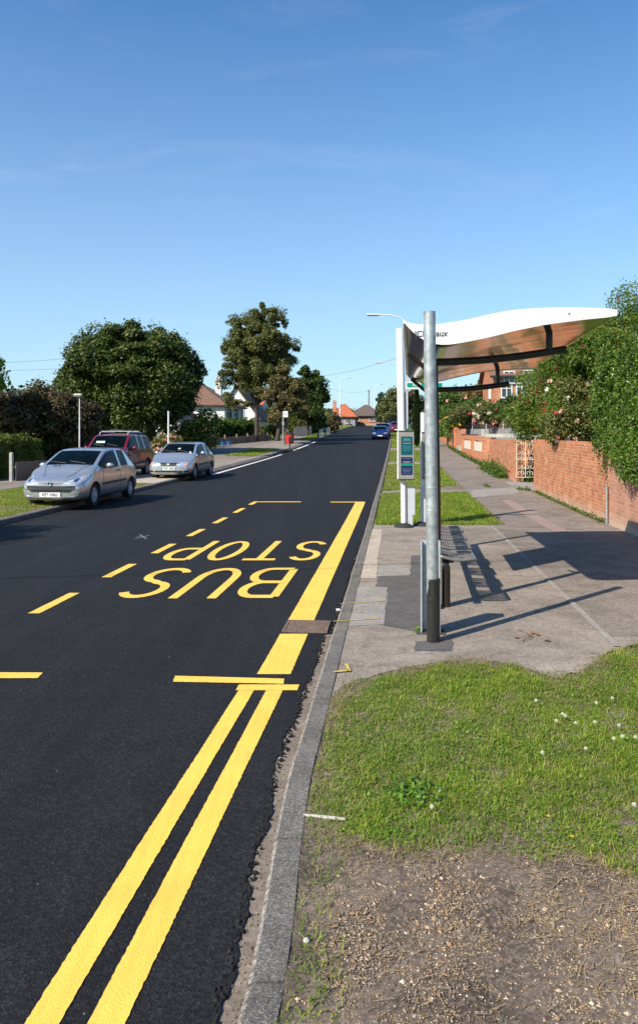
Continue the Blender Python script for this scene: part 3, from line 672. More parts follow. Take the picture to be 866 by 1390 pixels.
mark([(-4.2, 5.88), gp(52,921), gp(59,913.5), (-4.2, 6.05)], seed=5)
for i in range(6):
    y0 = 8.0 + 2*i
    mark(uq(-3.83, -3.71, y0, y0+1.02), seed=10+i)
mark(uq(-3.83, -3.71, 19.9, 20.75), seed=20)
mark(uq(-3.71, -2.55, 20.57, 20.75), seed=21); mark(uq(-1.75, -.82, 20.5, 20.68), seed=22)
# lettering laid in strokes; the words are read by drivers coming towards us
def stroke(pts, w, h, sw, sh, closed=False):
    """pts in unit letter box; returns quads of a band with horizontal thickness sw and vertical thickness sh (metres)"""
    P_ = [Vector((p[0]*w, p[1]*h)) for p in pts]; n = len(P_); L_ = []; R_ = []
    for i in range(n):
        if closed: t = P_[(i+1) % n]-P_[i-1]
        else: t = P_[min(i+1, n-1)]-P_[max(i-1, 0)]
        t = Vector((t.x/sw, t.y/sh)).normalized(); nn = Vector((-t.y*sw/2, t.x*sh/2)); L_.append(P_[i]+nn); R_.append(P_[i]-nn)
    q = []
    for i in range(n if closed else n-1):
        j = (i+1) % n; q.append((L_[i], R_[i], R_[j], L_[j]))
    return q
def arc(cx, cy, rx, ry, a0, a1, n=14): return [(cx+rx*math.cos(R(a0+(a1-a0)*i/n)), cy+ry*math.sin(R(a0+(a1-a0)*i/n))) for i in range(n+1)]
G = {
 'B': [[(.12,.05),(.12,.95)], [(.12,.95)]+arc(.55,.735,.31,.215,90,-90)+[(.12,.52)], [(.12,.52)]+arc(.57,.285,.33,.235,90,-90)+[(.12,.05)]],
 'U': [[(.12,1)]+[(.12,.4)]+arc(.5,.36,.38,.31,180,360)+[(.88,.4),(.88,1)]],
 'S': [arc(.5,.74,.36,.21,25,180,10)+arc(.5,.735,.36,.2,195,262,5)+arc(.5,.27,.38,.22,80,0,8)+arc(.5,.27,.38,.22,-10,-158,12)],
 'T': [[(.5,0),(.5,.93)], [(.02,.95),(.98,.95)]],
 'O': [arc(.5,.5,.39,.45,0,360,28)[:-1]],
 'P': [[(.12,0),(.12,.95)], [(.12,.95)]+arc(.55,.69,.33,.26,90,-90)+[(.12,.43)]],
}
def word(txt, u_right, u_left, y_base, y_top, gap=.11):
    n = len(txt); w = ((u_right-u_left)-gap*(n-1))/n; h = y_base-y_top
    for i, c in enumerate(txt):
        u0 = u_right-i*(w+gap); V = []; F = []; zz = .0045
        for si, s_ in enumerate(G[c]):
            for q in stroke(s_, w, h, .108, .162, closed=(c == 'O')):
                b0_ = len(V)
                for p in q:
                    y = y_base-p.y; V.append((XU(u0-p.x, y), y, Pz(y)+zz))
                F.append((b0_, b0_+1, b0_+2, b0_+3)); 
            zz += .0015
        o = quick('road_letter', V, F, MT['yellow']); struct(o)
word('BUS', -1.33, -3.30, 10.70, 8.72, .12)
word('STOP', -1.15, -3.55, 13.35, 11.30, .13)
# white edge lines at the side-road mouths
longline(-7.75, -7.58, 31.8, 51.5, 'white_line'); longline(-8.35, -8.22, 36, 50.5, 'white_line', off=lambda y: .0)
longline(-7.75, -7.55, 57.5, 73.5, 'white_line'); longline(-8.2, -8.05, 62, 73, 'white_line')
# chalk scribble on the asphalt
for a, b_ in (((183,732),(203,727)), ((190,726),(199,732)), ((185,729),(195,728))):
    p, q = gp(*a), gp(*b_); d = Vector((q[0]-p[0], q[1]-p[1])).normalized(); n_ = Vector((-d.y, d.x))*.02
    sheet('chalk_mark', [(p[0]+n_.x, p[1]+n_.y), (p[0]-n_.x, p[1]-n_.y), (q[0]-n_.x, q[1]-n_.y), (q[0]+n_.x, q[1]+n_.y)], .005+random.uniform(0, .002), plain('chalk', (.14,.14,.14), .9, var=.5, scale=60))
# gully grating
gx0, gy0 = XU(-.86, 7.44), 7.44
gr = thing('gully_grating', (gx0, gy0, .003), 'rusty brown iron drain grating between the yellow line and the kerb', 'grating', rz=-.1)
f = MB(); W_, D_ = .43, .42
for sx in (-1, 1): f.box((sx*(W_/2-.012), 0, .004), (.024, D_, .02)); f.box((0, sx*(D_/2-.012), .0045), (W_-.05, .024, .02))
f.build('frame', MT['rust'], gr)
bars = MB()
for i in range(6): bars.box((0, -D_/2+.055+i*(D_-.11)/5, .003), (W_-.05, .03, .018))
bars.build('bars', MT['rust'], gr)
MB().box((0, 0, -.003), (W_-.052, D_-.052, .004)).build('sump', MT['rubber'], gr)

# ------------------------------------------------------------------ near grey post
bx, by = gp(588, 871, ZK)
gpst = thing('grey_post', (bx, by, ZK), 'tall round grey steel post with a black foot, nearest the camera', 'post', rz=0)
lean = -.012; Ht = hz(424, by) - ZK
MB().tube([(0, 0, 0), (lean*Ht, 0, Ht)], .053, 32).build('pole', MT['galv'], gpst, smooth=True)
MB().lathe([(.0535, 0), (.058, .0), (.058, .555), (.0535, .56)], n=32).build('black_sleeve', MT['scuffed_black'], gpst, smooth=True)
MB().lathe([(.02, 0), (.054, .001), (.054, .006), (.03, .012)], (lean*Ht, 0, Ht), n=32).build('cap', MT['galv'], gpst)
for z in (1.35, 1.15): MB().lathe([(.0532, 0), (.0545, .002), (.0545, .016), (.0532, .018)], (lean*z, 0, z), n=32).build('band', MT['galv'], gpst)
# galvanised channel box standing right behind it
cx0, cy0 = gp(586, 862, ZK); cy0 += .09
cb = thing('cable_cover', (cx0, cy0, ZK), 'waist-high galvanised steel channel cover behind the grey post', 'cable cover', rz=-.1)
H_ = hz(734, cy0)-ZK
mb = MB()
mb.box((-.083, 0, H_/2), (.012, .13, H_), bev=.003); mb.box((.083, 0, H_/2), (.012, .13, H_), bev=.003); mb.box((0, .06, H_/2), (.154, .01, H_-.004))
mb.build('channel', MT['galv2'], cb)
MB().box((0, 0, .006), (.26, .17, .012), bev=.003).build('base_plate', MT['sleeve_foot'], cb)

# ------------------------------------------------------------------ bus shelter
SY0, SY1 = 8.1, 11.9
def su(y): return 1.22+.128*(y-8.1)
sh = thing('bus_shelter', (0, 0, 0), 'cantilever bus shelter with white wavy roof and bronze mirrored underside', 'bus shelter')
tl = -.03
for y, zt in ((SY0, 2.62), (SY1, 2.6)):
    x = su(y); MB().tube([(x+.015, y, ZK), (x+.01, y, 1.2), (x-.02, y, zt)], .052, 20).build('post', MT['bronze'], sh, smooth=True)
    MB().lathe([(.09, 0), (.09, .012), (.06, .016)], (x+.015, y, ZK), n=20).build('base_plate', MT['bronze'], sh)
# arms
def arm(y, ax0, az0, ax1, az1, bx_, zb0, zb1, w):
    pts = [(ax0+(ax1-ax0)*t, y, az0+(az1-az0)*t - .05*math.sin(math.pi*t)*.6) for t in [i/10 for i in range(11)]]
    a = MB().tube(pts, w, 16).build('arm', MT['bronze'], sh, smooth=True)
    MB().box((bx_, y, (zb0+zb1)/2), (.055, .07, zb1-zb0), bev=.008).build('bracket', MT['bronze'], a)
arm(SY0, su(SY0)-.05, hz(492, SY0), at(767, SY0), hz(474, SY0), at(745, SY0), hz(476, SY0), hz(440, SY0), .04)
arm(SY1, su(SY1)-.05, hz(529, SY1), at(690, SY1), hz(521, SY1), at(675, SY1), hz(521, SY1), hz(500, SY1), .042)
for y in (SY0, SY1): MB().tube([(su(y)-.02, y, 2.5), (su(y)-.28, y, 2.72)], .025, 12).build('brace', MT['bronze'], sh, smooth=True)
# roof: near end at 7.4, far end at 12
YN, YF = 7.4, 12.0
topn = [(549,437),(556,439),(565,440.5),(575,441.5),(588,441),(600,440),(620,436.8),(640,433),(660,428.3),(680,424),(700,421),(720,419.3),(745,418.3),(770,418),(800,418.6),(825,419.5),(834,421)]
botn = [(549,437.5),(553,443),(560,450),(567,456),(575,461),(586,465.5),(597,467.3),(608,467.2),(620,465.8),(640,462),(660,458),(680,453),(700,448),(740,440),(790,433.5),(825,430),(835,428)]
def ip(tab, x): return float(np.interp(x, [p[0] for p in tab], [p[1] for p in tab]))
botf = [(552,508),(556,513),(562,517),(573,519.5),(585,519.5),(597,517.5),(620,512),(640,507.5),(660,504),(680,502),(700,500.5),(722,499.5)]
NX = 41; NYS = 10; xl0, xr0 = at(549, YN), at(836.5, YN); xl1, xr1 = at(552, YF), at(722, YF)
Vt = []; Vb_ = []
for j in range(NYS+1):
    s_ = j/NYS; y = YN+(YF-YN)*s_
    for i in range(NX):
        t = i/(NX-1); t = .5-.5*math.cos(math.pi*t) if True else t
        pxn = 549+287.5*t; pxf = 552+170*t
        x = (xl0+(xr0-xl0)*t)*(1-s_)+(xl1+(xr1-xl1)*t)*s_
        zn = hz(ip(botn, pxn), YN); zf = hz(ip(botf, pxf), YF); th = hz(ip(topn, pxn), YN)-zn
        zb = zn*(1-s_)+zf*s_; Vb_.append((x, y, zb)); Vt.append((x, y, zb+max(th, .004)*(1-.35*s_)))
def grid(nx, ny, flip=False): return [((j*nx+i, j*nx+i+1, (j+1)*nx+i+1, (j+1)*nx+i) if not flip else (j*nx+i, (j+1)*nx+i, (j+1)*nx+i+1, j*nx+i+1)) for j in range(ny) for i in range(nx-1)]
rb = quick('roof', Vt, grid(NX, NYS), MT['white_paint'], sh, True)
quick('roof_underside', Vb_, grid(NX, NYS, True), MT['mirror'], sh, True)
fa = []; nn = NX
def fascia(js, nm_):
    V = []; 
    for i in range(NX):
        a = Vb_[js*NX+i]; b_ = Vt[js*NX+i]; d = -.012 if js == 0 else .012
        V += [(a[0], a[1]+d, a[2]-.006), (b_[0], b_[1]+d, b_[2]+.004), (a[0], a[1]-d, a[2]-.006), (b_[0], b_[1]-d, b_[2]+.004)]
    F = []
    for i in range(NX-1):
        k_ = i*4; F += [(k_, k_+4, k_+5, k_+1), (k_+2, k_+3, k_+7, k_+6), (k_+1, k_+5, k_+7, k_+3), (k_, k_+2, k_+6, k_+4)]
    F += [(0, 1, 3, 2), ((NX-1)*4, (NX-1)*4+2, (NX-1)*4+3, (NX-1)*4+1)]
    o = quick(nm_, V, F, MT['white_paint'], sh); return o
f1 = fascia(0, 'fascia'); fascia(NYS, 'fascia')
for side in (0, NX-1):
    ed = MB().tube([Vector(Vb_[j*NX+side])*.5+Vector(Vt[j*NX+side])*.5 for j in range(NYS+1)], .016, 8).build('roof_edge', MT['white_paint'] if side else MT['white_paint'], sh, smooth=True)
tz = hz(453.5, YN)
text_mesh('lettering', 'JCDecaux', .082, MT['ink'], Matrix.Translation((at(584.5, YN), YN-.0145, tz)) @ Matrix.Rotation(math.pi/2, 4, 'X') @ Matrix.Rotation(R(1.5), 4, 'Z'), f1, .0008, 'CENTER', .95, .0008)
MB().lathe([(.010, 0), (.009, .004)], (at(771, YN), YN-.017, hz(426, YN)), n=10, axis='Y').build('bolt', MT['galv'], f1)
# fixings under the roof and two little aerial spikes on top
MB().box((at(700, 8.4), 8.4, hz(448, 8.4)-.02), (.12, .03, .02)).build('light_fitting', MT['bronze'], sh)
# back rail and information panel between the posts
mb = MB(); mb.box(((su(SY0)+su(SY1))/2-.02, (SY0+SY1)/2, 1.0), (.05, math.hypot(SY1-SY0, .49), .14), rz=-.127, bev=.01)
mb.build('rail', MT['bronze'], sh)
ymid = 9.75
ip_ = MB().box((su(ymid)-.02, ymid, 2.0), (.05, 1.3, 1.05), rz=-.127, bev=.008).build('information_panel', MT['bronze'], sh)
MB().box((su(ymid)-.05, ymid, 2.0), (.004, 1.16, .9), rz=-.127).build('timetable_sheet', MT['sign_white'], ip_)
# seats
MB().tube([(su(8.15)+.12, 8.15, ZK), (su(8.15)+.12, 8.15, .47)], .045, 18).build('seat_leg', MT['bronze'], sh, smooth=True)
MB().tube([(su(10.9)+.02, 10.9, ZK), (su(10.9)+.06, 10.9, .47)], .045, 18).build('seat_leg', MT['bronze'], sh, smooth=True)
MB().tube([(su(7.95)+.12, 7.95, .48), (su(11.1)+.12, 11.1, .48)], .035, 14).build('seat_beam', MT['bronze'], sh, smooth=True)
def seat_prof(t): # across the seat, left (t=0) to right lip (t=1)
    x = .02+.40*t; z = .575-.055*math.sin(math.pi*min(t*1.0, 1))*.6 - .05*max(0, t-.8)/.2*max(0, t-.8)*2 + .03*(1-t)
    return x, z
for k in range(4):
    yc = 8.27+k*.76; Ls = .52
    mb = MB()
    for i in range(15):
        x, z = seat_prof((i+.5)/15); mb.tube([(su(yc)+x-.1*(Ls/2-.02), yc-Ls/2+.02, z), (su(yc)+x+.1*(Ls/2-.02), yc+Ls/2-.02, z)], .0068, 6, cap=False)
    for yy in (-.14, 0, .14):
        pts = []
        for q in range(9): x, z = seat_prof(q/8); pts.append((su(yc)+x+.1*yy, yc+yy, z-.008))
        mb.tube(pts, .006, 5, cap=False)
    fr = []
    for q in range(9): x, z = seat_prof(q/8); fr.append((x, -Ls/2+(.03 if q in (0, 8) else 0), z))
    fr += [(x, -y, z) for x, y, z in fr[::-1]]
    s_ = mb.build('seat', MT['seat_metal'], sh, smooth=60)
    MB().tube([(su(yc)+x+.1*y, yc+y, z) for x, y, z in fr], .016, 10, closed=True).build('seat_rim', MT['seat_metal'], s_, smooth=True)
    MB().box((su(yc)+.14, yc, .52), (.12, .08, .06)).build('seat_bracket', MT['bronze'], s_)

# ------------------------------------------------------------------ bus stop pole with flag and timetable case
def stop_pole(px_b, px_t, y, label, flag, group=None):
    x = at(px_b, y); t = thing('bus_stop_pole', (x, y, Pz(y)+.04), label, 'bus stop pole', group)
    return t, x
PY = 15.05; g0 = Pz(PY)+.04
bsp, x0 = stop_pole(548, 544, PY, 'white bus stop pole with green flag and grey timetable case', True)
zt = hz(446, PY)-g0; zc = hz(583, PY)-g0
MB().tube([(0, 0, 0), (-.02, 0, zc)], .055, 20).build('pole', MT['pole_white'], bsp, smooth=True)
mb = MB(); poly = [(.085*math.cos(a)*(1 if math.cos(a) < 0 else .75), .055*math.sin(a)) for a in [i*math.pi/12 for i in range(24)]]
xo = at(545.5, PY)-x0; lean = -.03
n = len(poly)
mb.add([(p[0]+xo, p[1], zc-.1) for p in poly]+[(p[0]+xo+lean, p[1], zt) for p in poly], [tuple(range(n))[::-1], tuple(range(n, 2*n))]+[(i, (i+1) % n, n+(i+1) % n, n+i) for i in range(n)])
mb.build('mast', MT['white_paint'], bsp, smooth=True)
MB().box((at(552.2, PY)-x0, .02, (zc+zt)/2-.02), (.05, .03, zt-zc-.06), bev=.006).build('mast_channel', MT['pole_grey'], bsp)
MB().lathe([(.20, 0), (.19, .02), (.14, .05), (.07, .08), (.05, .085)], n=22).build('rubber_base', MT['rubber'], bsp, smooth=True)
zp1 = hz(662, PY)-g0; zp0 = hz(718, PY)-g0
mb = MB(); xa, xb, xc_ = at(552, PY)-x0, at(563, PY)-x0, at(560, PY)-x0
mb.prismf([(xa, .02), (xc_, .02), (xc_, .24), (xb, .24), (xb, zp1), (xb-.04, zp1+.03), (xa, zp1+.03)], lambda p, q, s_: (p, s_, q), .0, .012)
mb.build('side_panel', MT['pole_grey'], bsp)
def tcase(par, x0, pxa, pxb, py0, py1, y, hide=False):
    ca = (at(pxa, y)+at(pxb, y))/2-x0; w = at(pxb, y)-at(pxa, y); za, zb = hz(py1, y)-g0, hz(py0, y)-g0; zc_ = (za+zb)/2
    c = MB().box((ca, -.09, zc_), (w, .09, zb-za), bev=.008).build('timetable_case', MT['case_grey'], par)
    MB().box((ca, -.09, zb+.012), (w+.012, .10, .024), bev=.005).build('case_lid', MT['dark_case'], c)
    MB().box((ca, -.09, za-.008), (w+.006, .10, .018), bev=.004).build('case_foot', MT['dark_case'], c)
    MB().box((ca-w/2-.012, -.07, zc_), (.022, .11, zb-za), bev=.004).build('case_edge', MT['white_paint'], c)
    h = zb-za; pa = MB()
    def card(z0, z1, m, nm_):
        mbx = MB(); ww = w*.74; rr_ = .025; pl = []
        for (cx_, cz_, a0) in ((ww/2-rr_, z1-rr_, 0), (-ww/2+rr_, z1-rr_, 90), (-ww/2+rr_, z0+rr_, 180), (ww/2-rr_, z0+rr_, 270)):
            for q in range(4): a = R(a0+30*q); pl.append((cx_+rr_*math.cos(a), cz_+rr_*math.sin(a)))
        mbx.prismf(pl, lambda p, q, s_: (p+ca+.005, -.1355-s_, q), 0, .003); return mbx.build(nm_, m, c)
    card(za+h*.51, za+h*.90, MT['teal'], 'timetable_card'); card(za+h*.09, za+h*.465, MT['navy'], 'timetable_card')
    def ln(z, wd, th, m, off=0): return MB().box((ca+.005+off, -.1395, za+h*z), (w*wd, .002, th))
    tp_ = plain('pale_teal_print', (.15,.42,.45), .5); bp_ = plain('pale_blue_print', (.25,.33,.5), .5); k_ = MB(); kh_ = MB()
    ln(.78, .74, .04, 0).build('dark_band', MT['dark_case'], c)
    for z, wd, th in ((.845, .45, .012), (.815, .5, .006), (.755, .5, .01), (.70, .55, .004), (.67, .5, .004), (.64, .55, .004), (.60, .48, .004)):
        (kh_ if z > .8 else k_).box((ca+.005, -.141, za+h*z), (w*wd, .001, th))
    k_.build('timetable_print', tp_, c); kh_.build('timetable_heading', tp_, c)
    k2 = MB(); k3 = MB()
    for z, wd in ((.43, .5), (.345, .3), (.22, .6), (.19, .62), (.17, .5), (.13, .55)): (k2 if z < .3 else k3).box((ca+.005, -.141, za+h*z), (w*wd, .001, .004))
    k2.build('timetable_print', bp_, c); k3.build('timetable_heading', bp_, c)
    MB().box((ca+.005, -.1395, za+h*.31), (w*.72, .002, .05)).build('green_band', MT['sign_green'], c)
    MB().box((ca+.005, -.1395, za+h*.365), (w*.5, .002, .012)).build('pink_band', MT['fl_pink'], c)
    return c
tcase(bsp, x0, 540, 561, 586, 650, PY)
# flag
xf0, xf1 = at(550.5, PY)-x0, at(600, PY)-x0; zf0, zf1 = hz(528.5, PY)-g0, hz(518.8, PY)-g0
fl = MB().box(((xf0+xf1)/2, -.03, (zf0+zf1)/2), (xf1-xf0, .014, zf1-zf0), bev=.003).build('flag', MT['sign_white'], bsp)
MB().box(((xf0+xf1)/2+.005, -.0385, (zf0+zf1)/2+.01), (xf1-xf0-.03, .003, .088)).build('green_stripe', MT['sign_green'], fl)
text_mesh('lettering', 'N72', .10, MT['sign_white'], Matrix.Translation((at(565.5, PY)-x0, -.041, (zf0+zf1)/2+.01)) @ Matrix.Rotation(math.pi/2, 4, 'X'), fl, .0008)
# mirror image of the first pole, built as solid parts, mostly hidden
P2 = 15.3; x2 = at(574, P2)
b2 = thing('bus_stop_pole', (x2, P2, Pz(P2)+.04), 'mirror image of the white stop pole, built solid, mostly hidden behind the round grey post', 'bus stop pole')
MB().tube([(0, 0, 0), (0, 0, hz(560, P2)-g0)], .05, 18).build('pole', MT['pole_white'], b2, smooth=True)
MB().lathe([(.20, 0), (.19, .02), (.14, .05), (.07, .08), (.05, .085)], n=22).build('rubber_base', MT['rubber'], b2, smooth=True)
xa, xb, xc_ = at(577, P2)-x2, at(569.8, P2)-x2, at(571.8, P2)-x2
MB().prismf([(xa, .02), (xc_, .02), (xc_, .24), (xb, .24), (xb, zp1), (xa, zp1+.02)], lambda p, q, s_: (p, s_, q), -.07, -.058).build('side_panel', MT['pole_grey'], b2)
tcase(b2, x2, 571.5, 591, 588, 648, P2)
# ------------------------------------------------------------------ cars
CM = {}
def car_paint(name, c, metal=.72):
    m, nt, b = nm(name); co = objco(nt)
    n = nt.nodes.new('ShaderNodeTexNoise'); n.inputs['Scale'].default_value = 260; nt.links.new(co, n.inputs['Vector'])
    d = noise(nt, co, 2.3, 5)
    c1 = ramp(nt, n.outputs[0], [(.35, tuple(x*.88 for x in c)), (.65, tuple(min(1, x*1.1) for x in c))])
    nt.links.new(mixc(nt, .35, c1, ramp(nt, d, [(.35, (.8,.79,.77)), (.65, (1,1,1))]), 'MULTIPLY'), b.inputs['Base Color'])
    b.inputs['Metallic'].default_value = metal; b.inputs['Roughness'].default_value = .27; b.inputs['Coat Weight'].default_value = .8; b.inputs['Coat Roughness'].default_value = .06
    return m
CM['silver'] = car_paint('silver_car_paint', (.58,.585,.60)); CM['silver_blue'] = car_paint('bluish_silver_paint', (.60,.625,.65))
CM['maroon'] = car_paint('maroon_car_paint', (.15,.004,.014), .0); CM['blue'] = car_paint('dark_blue_car_paint', (.008,.02,.14), .3)
CM['mid_blue'] = car_paint('steel_blue_car_paint', (.02,.07,.18), .4); CM['navy'] = car_paint('navy_car_paint', (.01,.015,.04), .3)
m, nt, b = nm('dark_car_glass'); b.inputs['Base Color'].default_value = (.006,.016,.018,1); b.inputs['Roughness'].default_value = .05; b.inputs['Specular IOR Level'].default_value = .22; 
g_ = nt.nodes.new('ShaderNodeBsdfTransparent'); g_.inputs[0].default_value = (.30,.42,.41,1); mx = nt.nodes.new('ShaderNodeMixShader'); lw = nt.nodes.new('ShaderNodeLayerWeight'); lw.inputs['Blend'].default_value = .25
mr = nt.nodes.new('ShaderNodeMapRange'); mr.inputs['To Min'].default_value = .22; mr.inputs['To Max'].default_value = .95; nt.links.new(lw.outputs['Fresnel'], mr.inputs[0]); nt.links.new(mr.outputs[0], mx.inputs[0])
b.inputs['Specular IOR Level'].default_value = .6; nt.links.new(g_.outputs[0], mx.inputs[1]); nt.links.new(b.outputs[0], mx.inputs[2]); nt.links.new(mx.outputs[0], nt.nodes['Material Output'].inputs[0])
CM['glass'] = m; CM['lining'] = plain('dark_car_lining', (.03,.03,.032), .9); CM['seat'] = plain('grey_car_seat_cloth', (.075,.078,.085), .9, var=.25, scale=20)
m, nt, b = nm('headlight_lens'); co = objco(nt)
nt.links.new(ramp(nt, noise(nt, co, 14, 3), [(.35, (.5,.5,.5)), (.65, (.9,.9,.88))]), b.inputs['Base Color']); b.inputs['Metallic'].default_value = .55; b.inputs['Roughness'].default_value = .12; b.inputs['Coat Weight'].default_value = 1; CM['lens'] = m
CM['plastic'] = plain('grey_bumper_plastic', (.035,.036,.038), .55, 0, .1, 8); CM['dark'] = plain('black_grille', (.008,.008,.009), .5)
CM['plate'] = plain('number_plate_white', (.78,.78,.76), .4, 0, .02); CM['plate_y'] = plain('number_plate_yellow', (.75,.55,.05), .4)
CM['amber'] = plain('amber_lens', (.8,.2,.02), .2, coat=1); CM['tail'] = plain('red_lens', (.4,.01,.01), .2, coat=1)
CM['tyre'] = plain('tyre_rubber', (.017,.017,.017), .85, 0, .2, 25); CM['rim'] = plain('silver_wheel_rim', (.55,.56,.58), .4, .2, .1, 8); CM['chrome'] = plain('chrome_trim', (.75,.75,.76), .12, 1, .05)
CM['plate_blue'] = plain('plate_blue_band', (.03,.12,.5), .4)
CM['paper'] = plain('sunshade_card', (.45,.6,.52), .7)

def car_body(p):
    L, W, H = p['L'], p['W'], p['H']; w = W/2; zb = p['zb']; cw, wt, bp, cp, re, rg = p['cowl'], p['wst'], p['bp'], p['cp'], p['re'], p['rg']
    hn, hc, be = p['hn'], p['hc'], p['belt']; rw = p['rw']
    S = [ # y, zb, w, zm, belt, wb, zt, wt
     (0, zb+.10, w*.70, hn*.55, hn*.74, w*.70, hn*.80, w*.58),
     (.07, zb+.03, w*.88, hn*.56, hn*.84, w*.86, hn*.90, w*.66),
     (.22, zb, w*.965, hn*.6, hn*.93, w*.93, hn*.985, w*.72),
     (.55, zb, w*.99, hn*.66, hn*1.05, w*.955, hn*1.09, w*.80),
     (cw-.28, zb, w, .52, hc*.955, w*.96, hc*.985, w*.84),
     (cw, zb, w, .53, hc*.985, w*.955, hc*1.02, w*.88),
     (wt, zb, w, .54, be, w*.955, H-.075, rw+.02),
     (bp, zb, w, .54, be+.01, w*.955, H-.035, rw+.01),
     (bp+.09, zb, w, .54, be+.012, w*.955, H-.034, rw+.01),
     (cp, zb, w, .55, be+.03, w*.95, H-.06, rw-.01),
     (re, zb, w, .56, be+.04, w*.93, H-.095, rw-.035),
     (rg, zb, w*.98, .57, be+.03, w*.90, be+.07, w*.80),
     (L-.07, zb+.02, w*.93, .55, be-.06, w*.86, be-.01, w*.74),
     (L, zb+.08, w*.82, .52, be-.2, w*.78, be-.14, w*.66)]
    if p.get('cp2'): # an extra side window and pillar
        S.insert(10, (p['cp']+.08, zb, w, .55, be+.032, w*.95, H-.062, rw-.012)); S.insert(11, (p['cp2'], zb, w, .55, be+.035, w*.945, H-.075, rw-.02))
    n = len(S); V = []; J = 8
    for (y, b0, ww, zm, zl, wb, zt, wtp) in S:
        cr_ = .045 if zt < H*.85 else .035
        half = [(0, b0), (ww-.12, b0), (ww-.015, b0+.09), (ww, zm), (wb, zl), (wtp, zt), (wtp*.93, zt+.018), (0, zt+.018+cr_*.7)]
        V += [(x, y, z) for x, z in half] + [(-x, y, z) for x, z in half[1:7]]
    def idx(i, j, sgn): # j 0..7
        if j in (0, 7) or sgn > 0: return i*14+j
        return i*14+7+j
    F = []; MI = []
    iw = 5; names = p['stations'] = S
    glass_iv = {}
    last = 9 if not p.get('cp2') else 11
    for i in range(n-1):
        for j in range(7):
            for sg in (1, -1):
                q = [idx(i, j, sg), idx(i+1, j, sg), idx(i+1, j+1, sg), idx(i, j+1, sg)]
                if sg < 0: q = q[::-1]
                mi_ = 0
                if j == 4:
                    if i == 5 or i == 6: mi_ = 2 if sg > 0 else 3
                    elif i == 8: mi_ = 4 if sg > 0 else 5
                    elif p.get('cp2') and i == 10: mi_ = 7 if sg > 0 else 8
                    elif i == 7 or (p.get('cp2') and i == 9): mi_ = 9
                if j == 6 and i == 5: mi_ = 1
                if j == 6 and i == n-4: mi_ = 6
                if j <= 1: mi_ = 9
                F.append(q); MI.append(mi_)
    for i, fl_ in ((0, False), (n-1, True)):
        for j in range(7):
            q = [idx(i, j, 1), idx(i, j+1, 1), idx(i, j+1, -1), idx(i, j, -1)]
            q = list(dict.fromkeys(q)); F.append(q if not fl_ else q[::-1]); MI.append(0)
    me = bpy.data.meshes.new('body'); me.from_pydata(V, [], F)
    bm = bmesh.new(); bm.from_mesh(me); bmesh.ops.recalc_face_normals(bm, faces=bm.faces)
    cl = bm.edges.layers.float.new('crease_edge'); bm.verts.ensure_lookup_table(); bm.faces.ensure_lookup_table()
    for f_, mi_ in zip(bm.faces, MI): f_.material_index = mi_
    for e in bm.edges:
        a, b_ = [v.index for v in e.verts]; ia, ib = a//14, b_//14; ja, jb = a % 14, b_ % 14; ja = ja if ja <= 7 else ja-7; jb = jb if jb <= 7 else jb-7
        c = 0
        if ia != ib and ja == jb and ja == 4: c = .45 if 3 <= min(ia, ib) < n-3 else .2
        if ia != ib and ja == jb and ja in (5, 6) and min(ia, ib) >= 5 and max(ia, ib) <= n-3: c = .35
        if ia == ib and ia in (5,) and ja >= 5 and jb >= 5: c = .6
        if ia == ib and ia in (6, n-4) and {ja, jb} <= {5, 6, 7}: c = .3
        if ia == ib and {ja, jb} == {4, 5} and 6 <= ia <= n-4: c = .8
        e[cl] = c
    bm.to_mesh(me); bm.free()
    o = bpy.data.objects.new('body', me); COL.objects.link(o)
    for k in range(11): me.materials.append(CM['dark'])
    md = o.modifiers.new('s', 'SUBSURF'); md.levels = 2; md.render_levels = 2
    # wheel arches
    cutm = MB()
    for y in p['wy']:
        for sg in (-1, 1): cutm.lathe([(p['wr']+.045, sg*(w-.25)), (p['wr']+.045, sg*(w+.2))], (0, y, p['wr']), 32, 'X', 0)
    co_ = cutm.build('cut', CM['dark']); 
    for k in range(10): co_.data.materials.append(CM['dark'])
    co_.data.polygons.foreach_set('material_index', [10]*len(co_.data.polygons))
    bo = o.modifiers.new('b', 'BOOLEAN'); bo.operation = 'DIFFERENCE'; bo.object = co_; bo.solver = 'EXACT'; bo.material_mode = 'INDEX'
    dg = bpy.context.evaluated_depsgraph_get(); dg.update(); me2 = bpy.data.meshes.new_from_object(o.evaluated_get(dg))
    bpy.data.objects.remove(o); bpy.data.objects.remove(co_)
    return me2

def split(me, keep, name, mats, parent):
    bm = bmesh.new(); bm.from_mesh(me)
    bmesh.ops.delete(bm, geom=[f for f in bm.faces if f.material_index not in keep], context='FACES')
    for f in bm.faces: f.material_index = keep[f.material_index]; f.smooth = True
    for e in bm.edges:
        if len(e.link_faces) == 2 and e.calc_face_angle(0) > R(32): e.smooth = False
    m2 = bpy.data.meshes.new(name); bm.to_mesh(m2); bm.free(); m2.materials.clear()
    for m_ in mats: m2.materials.append(m_)
    o = bpy.data.objects.new(name, m2); COL.objects.link(o); o.parent = parent; return o

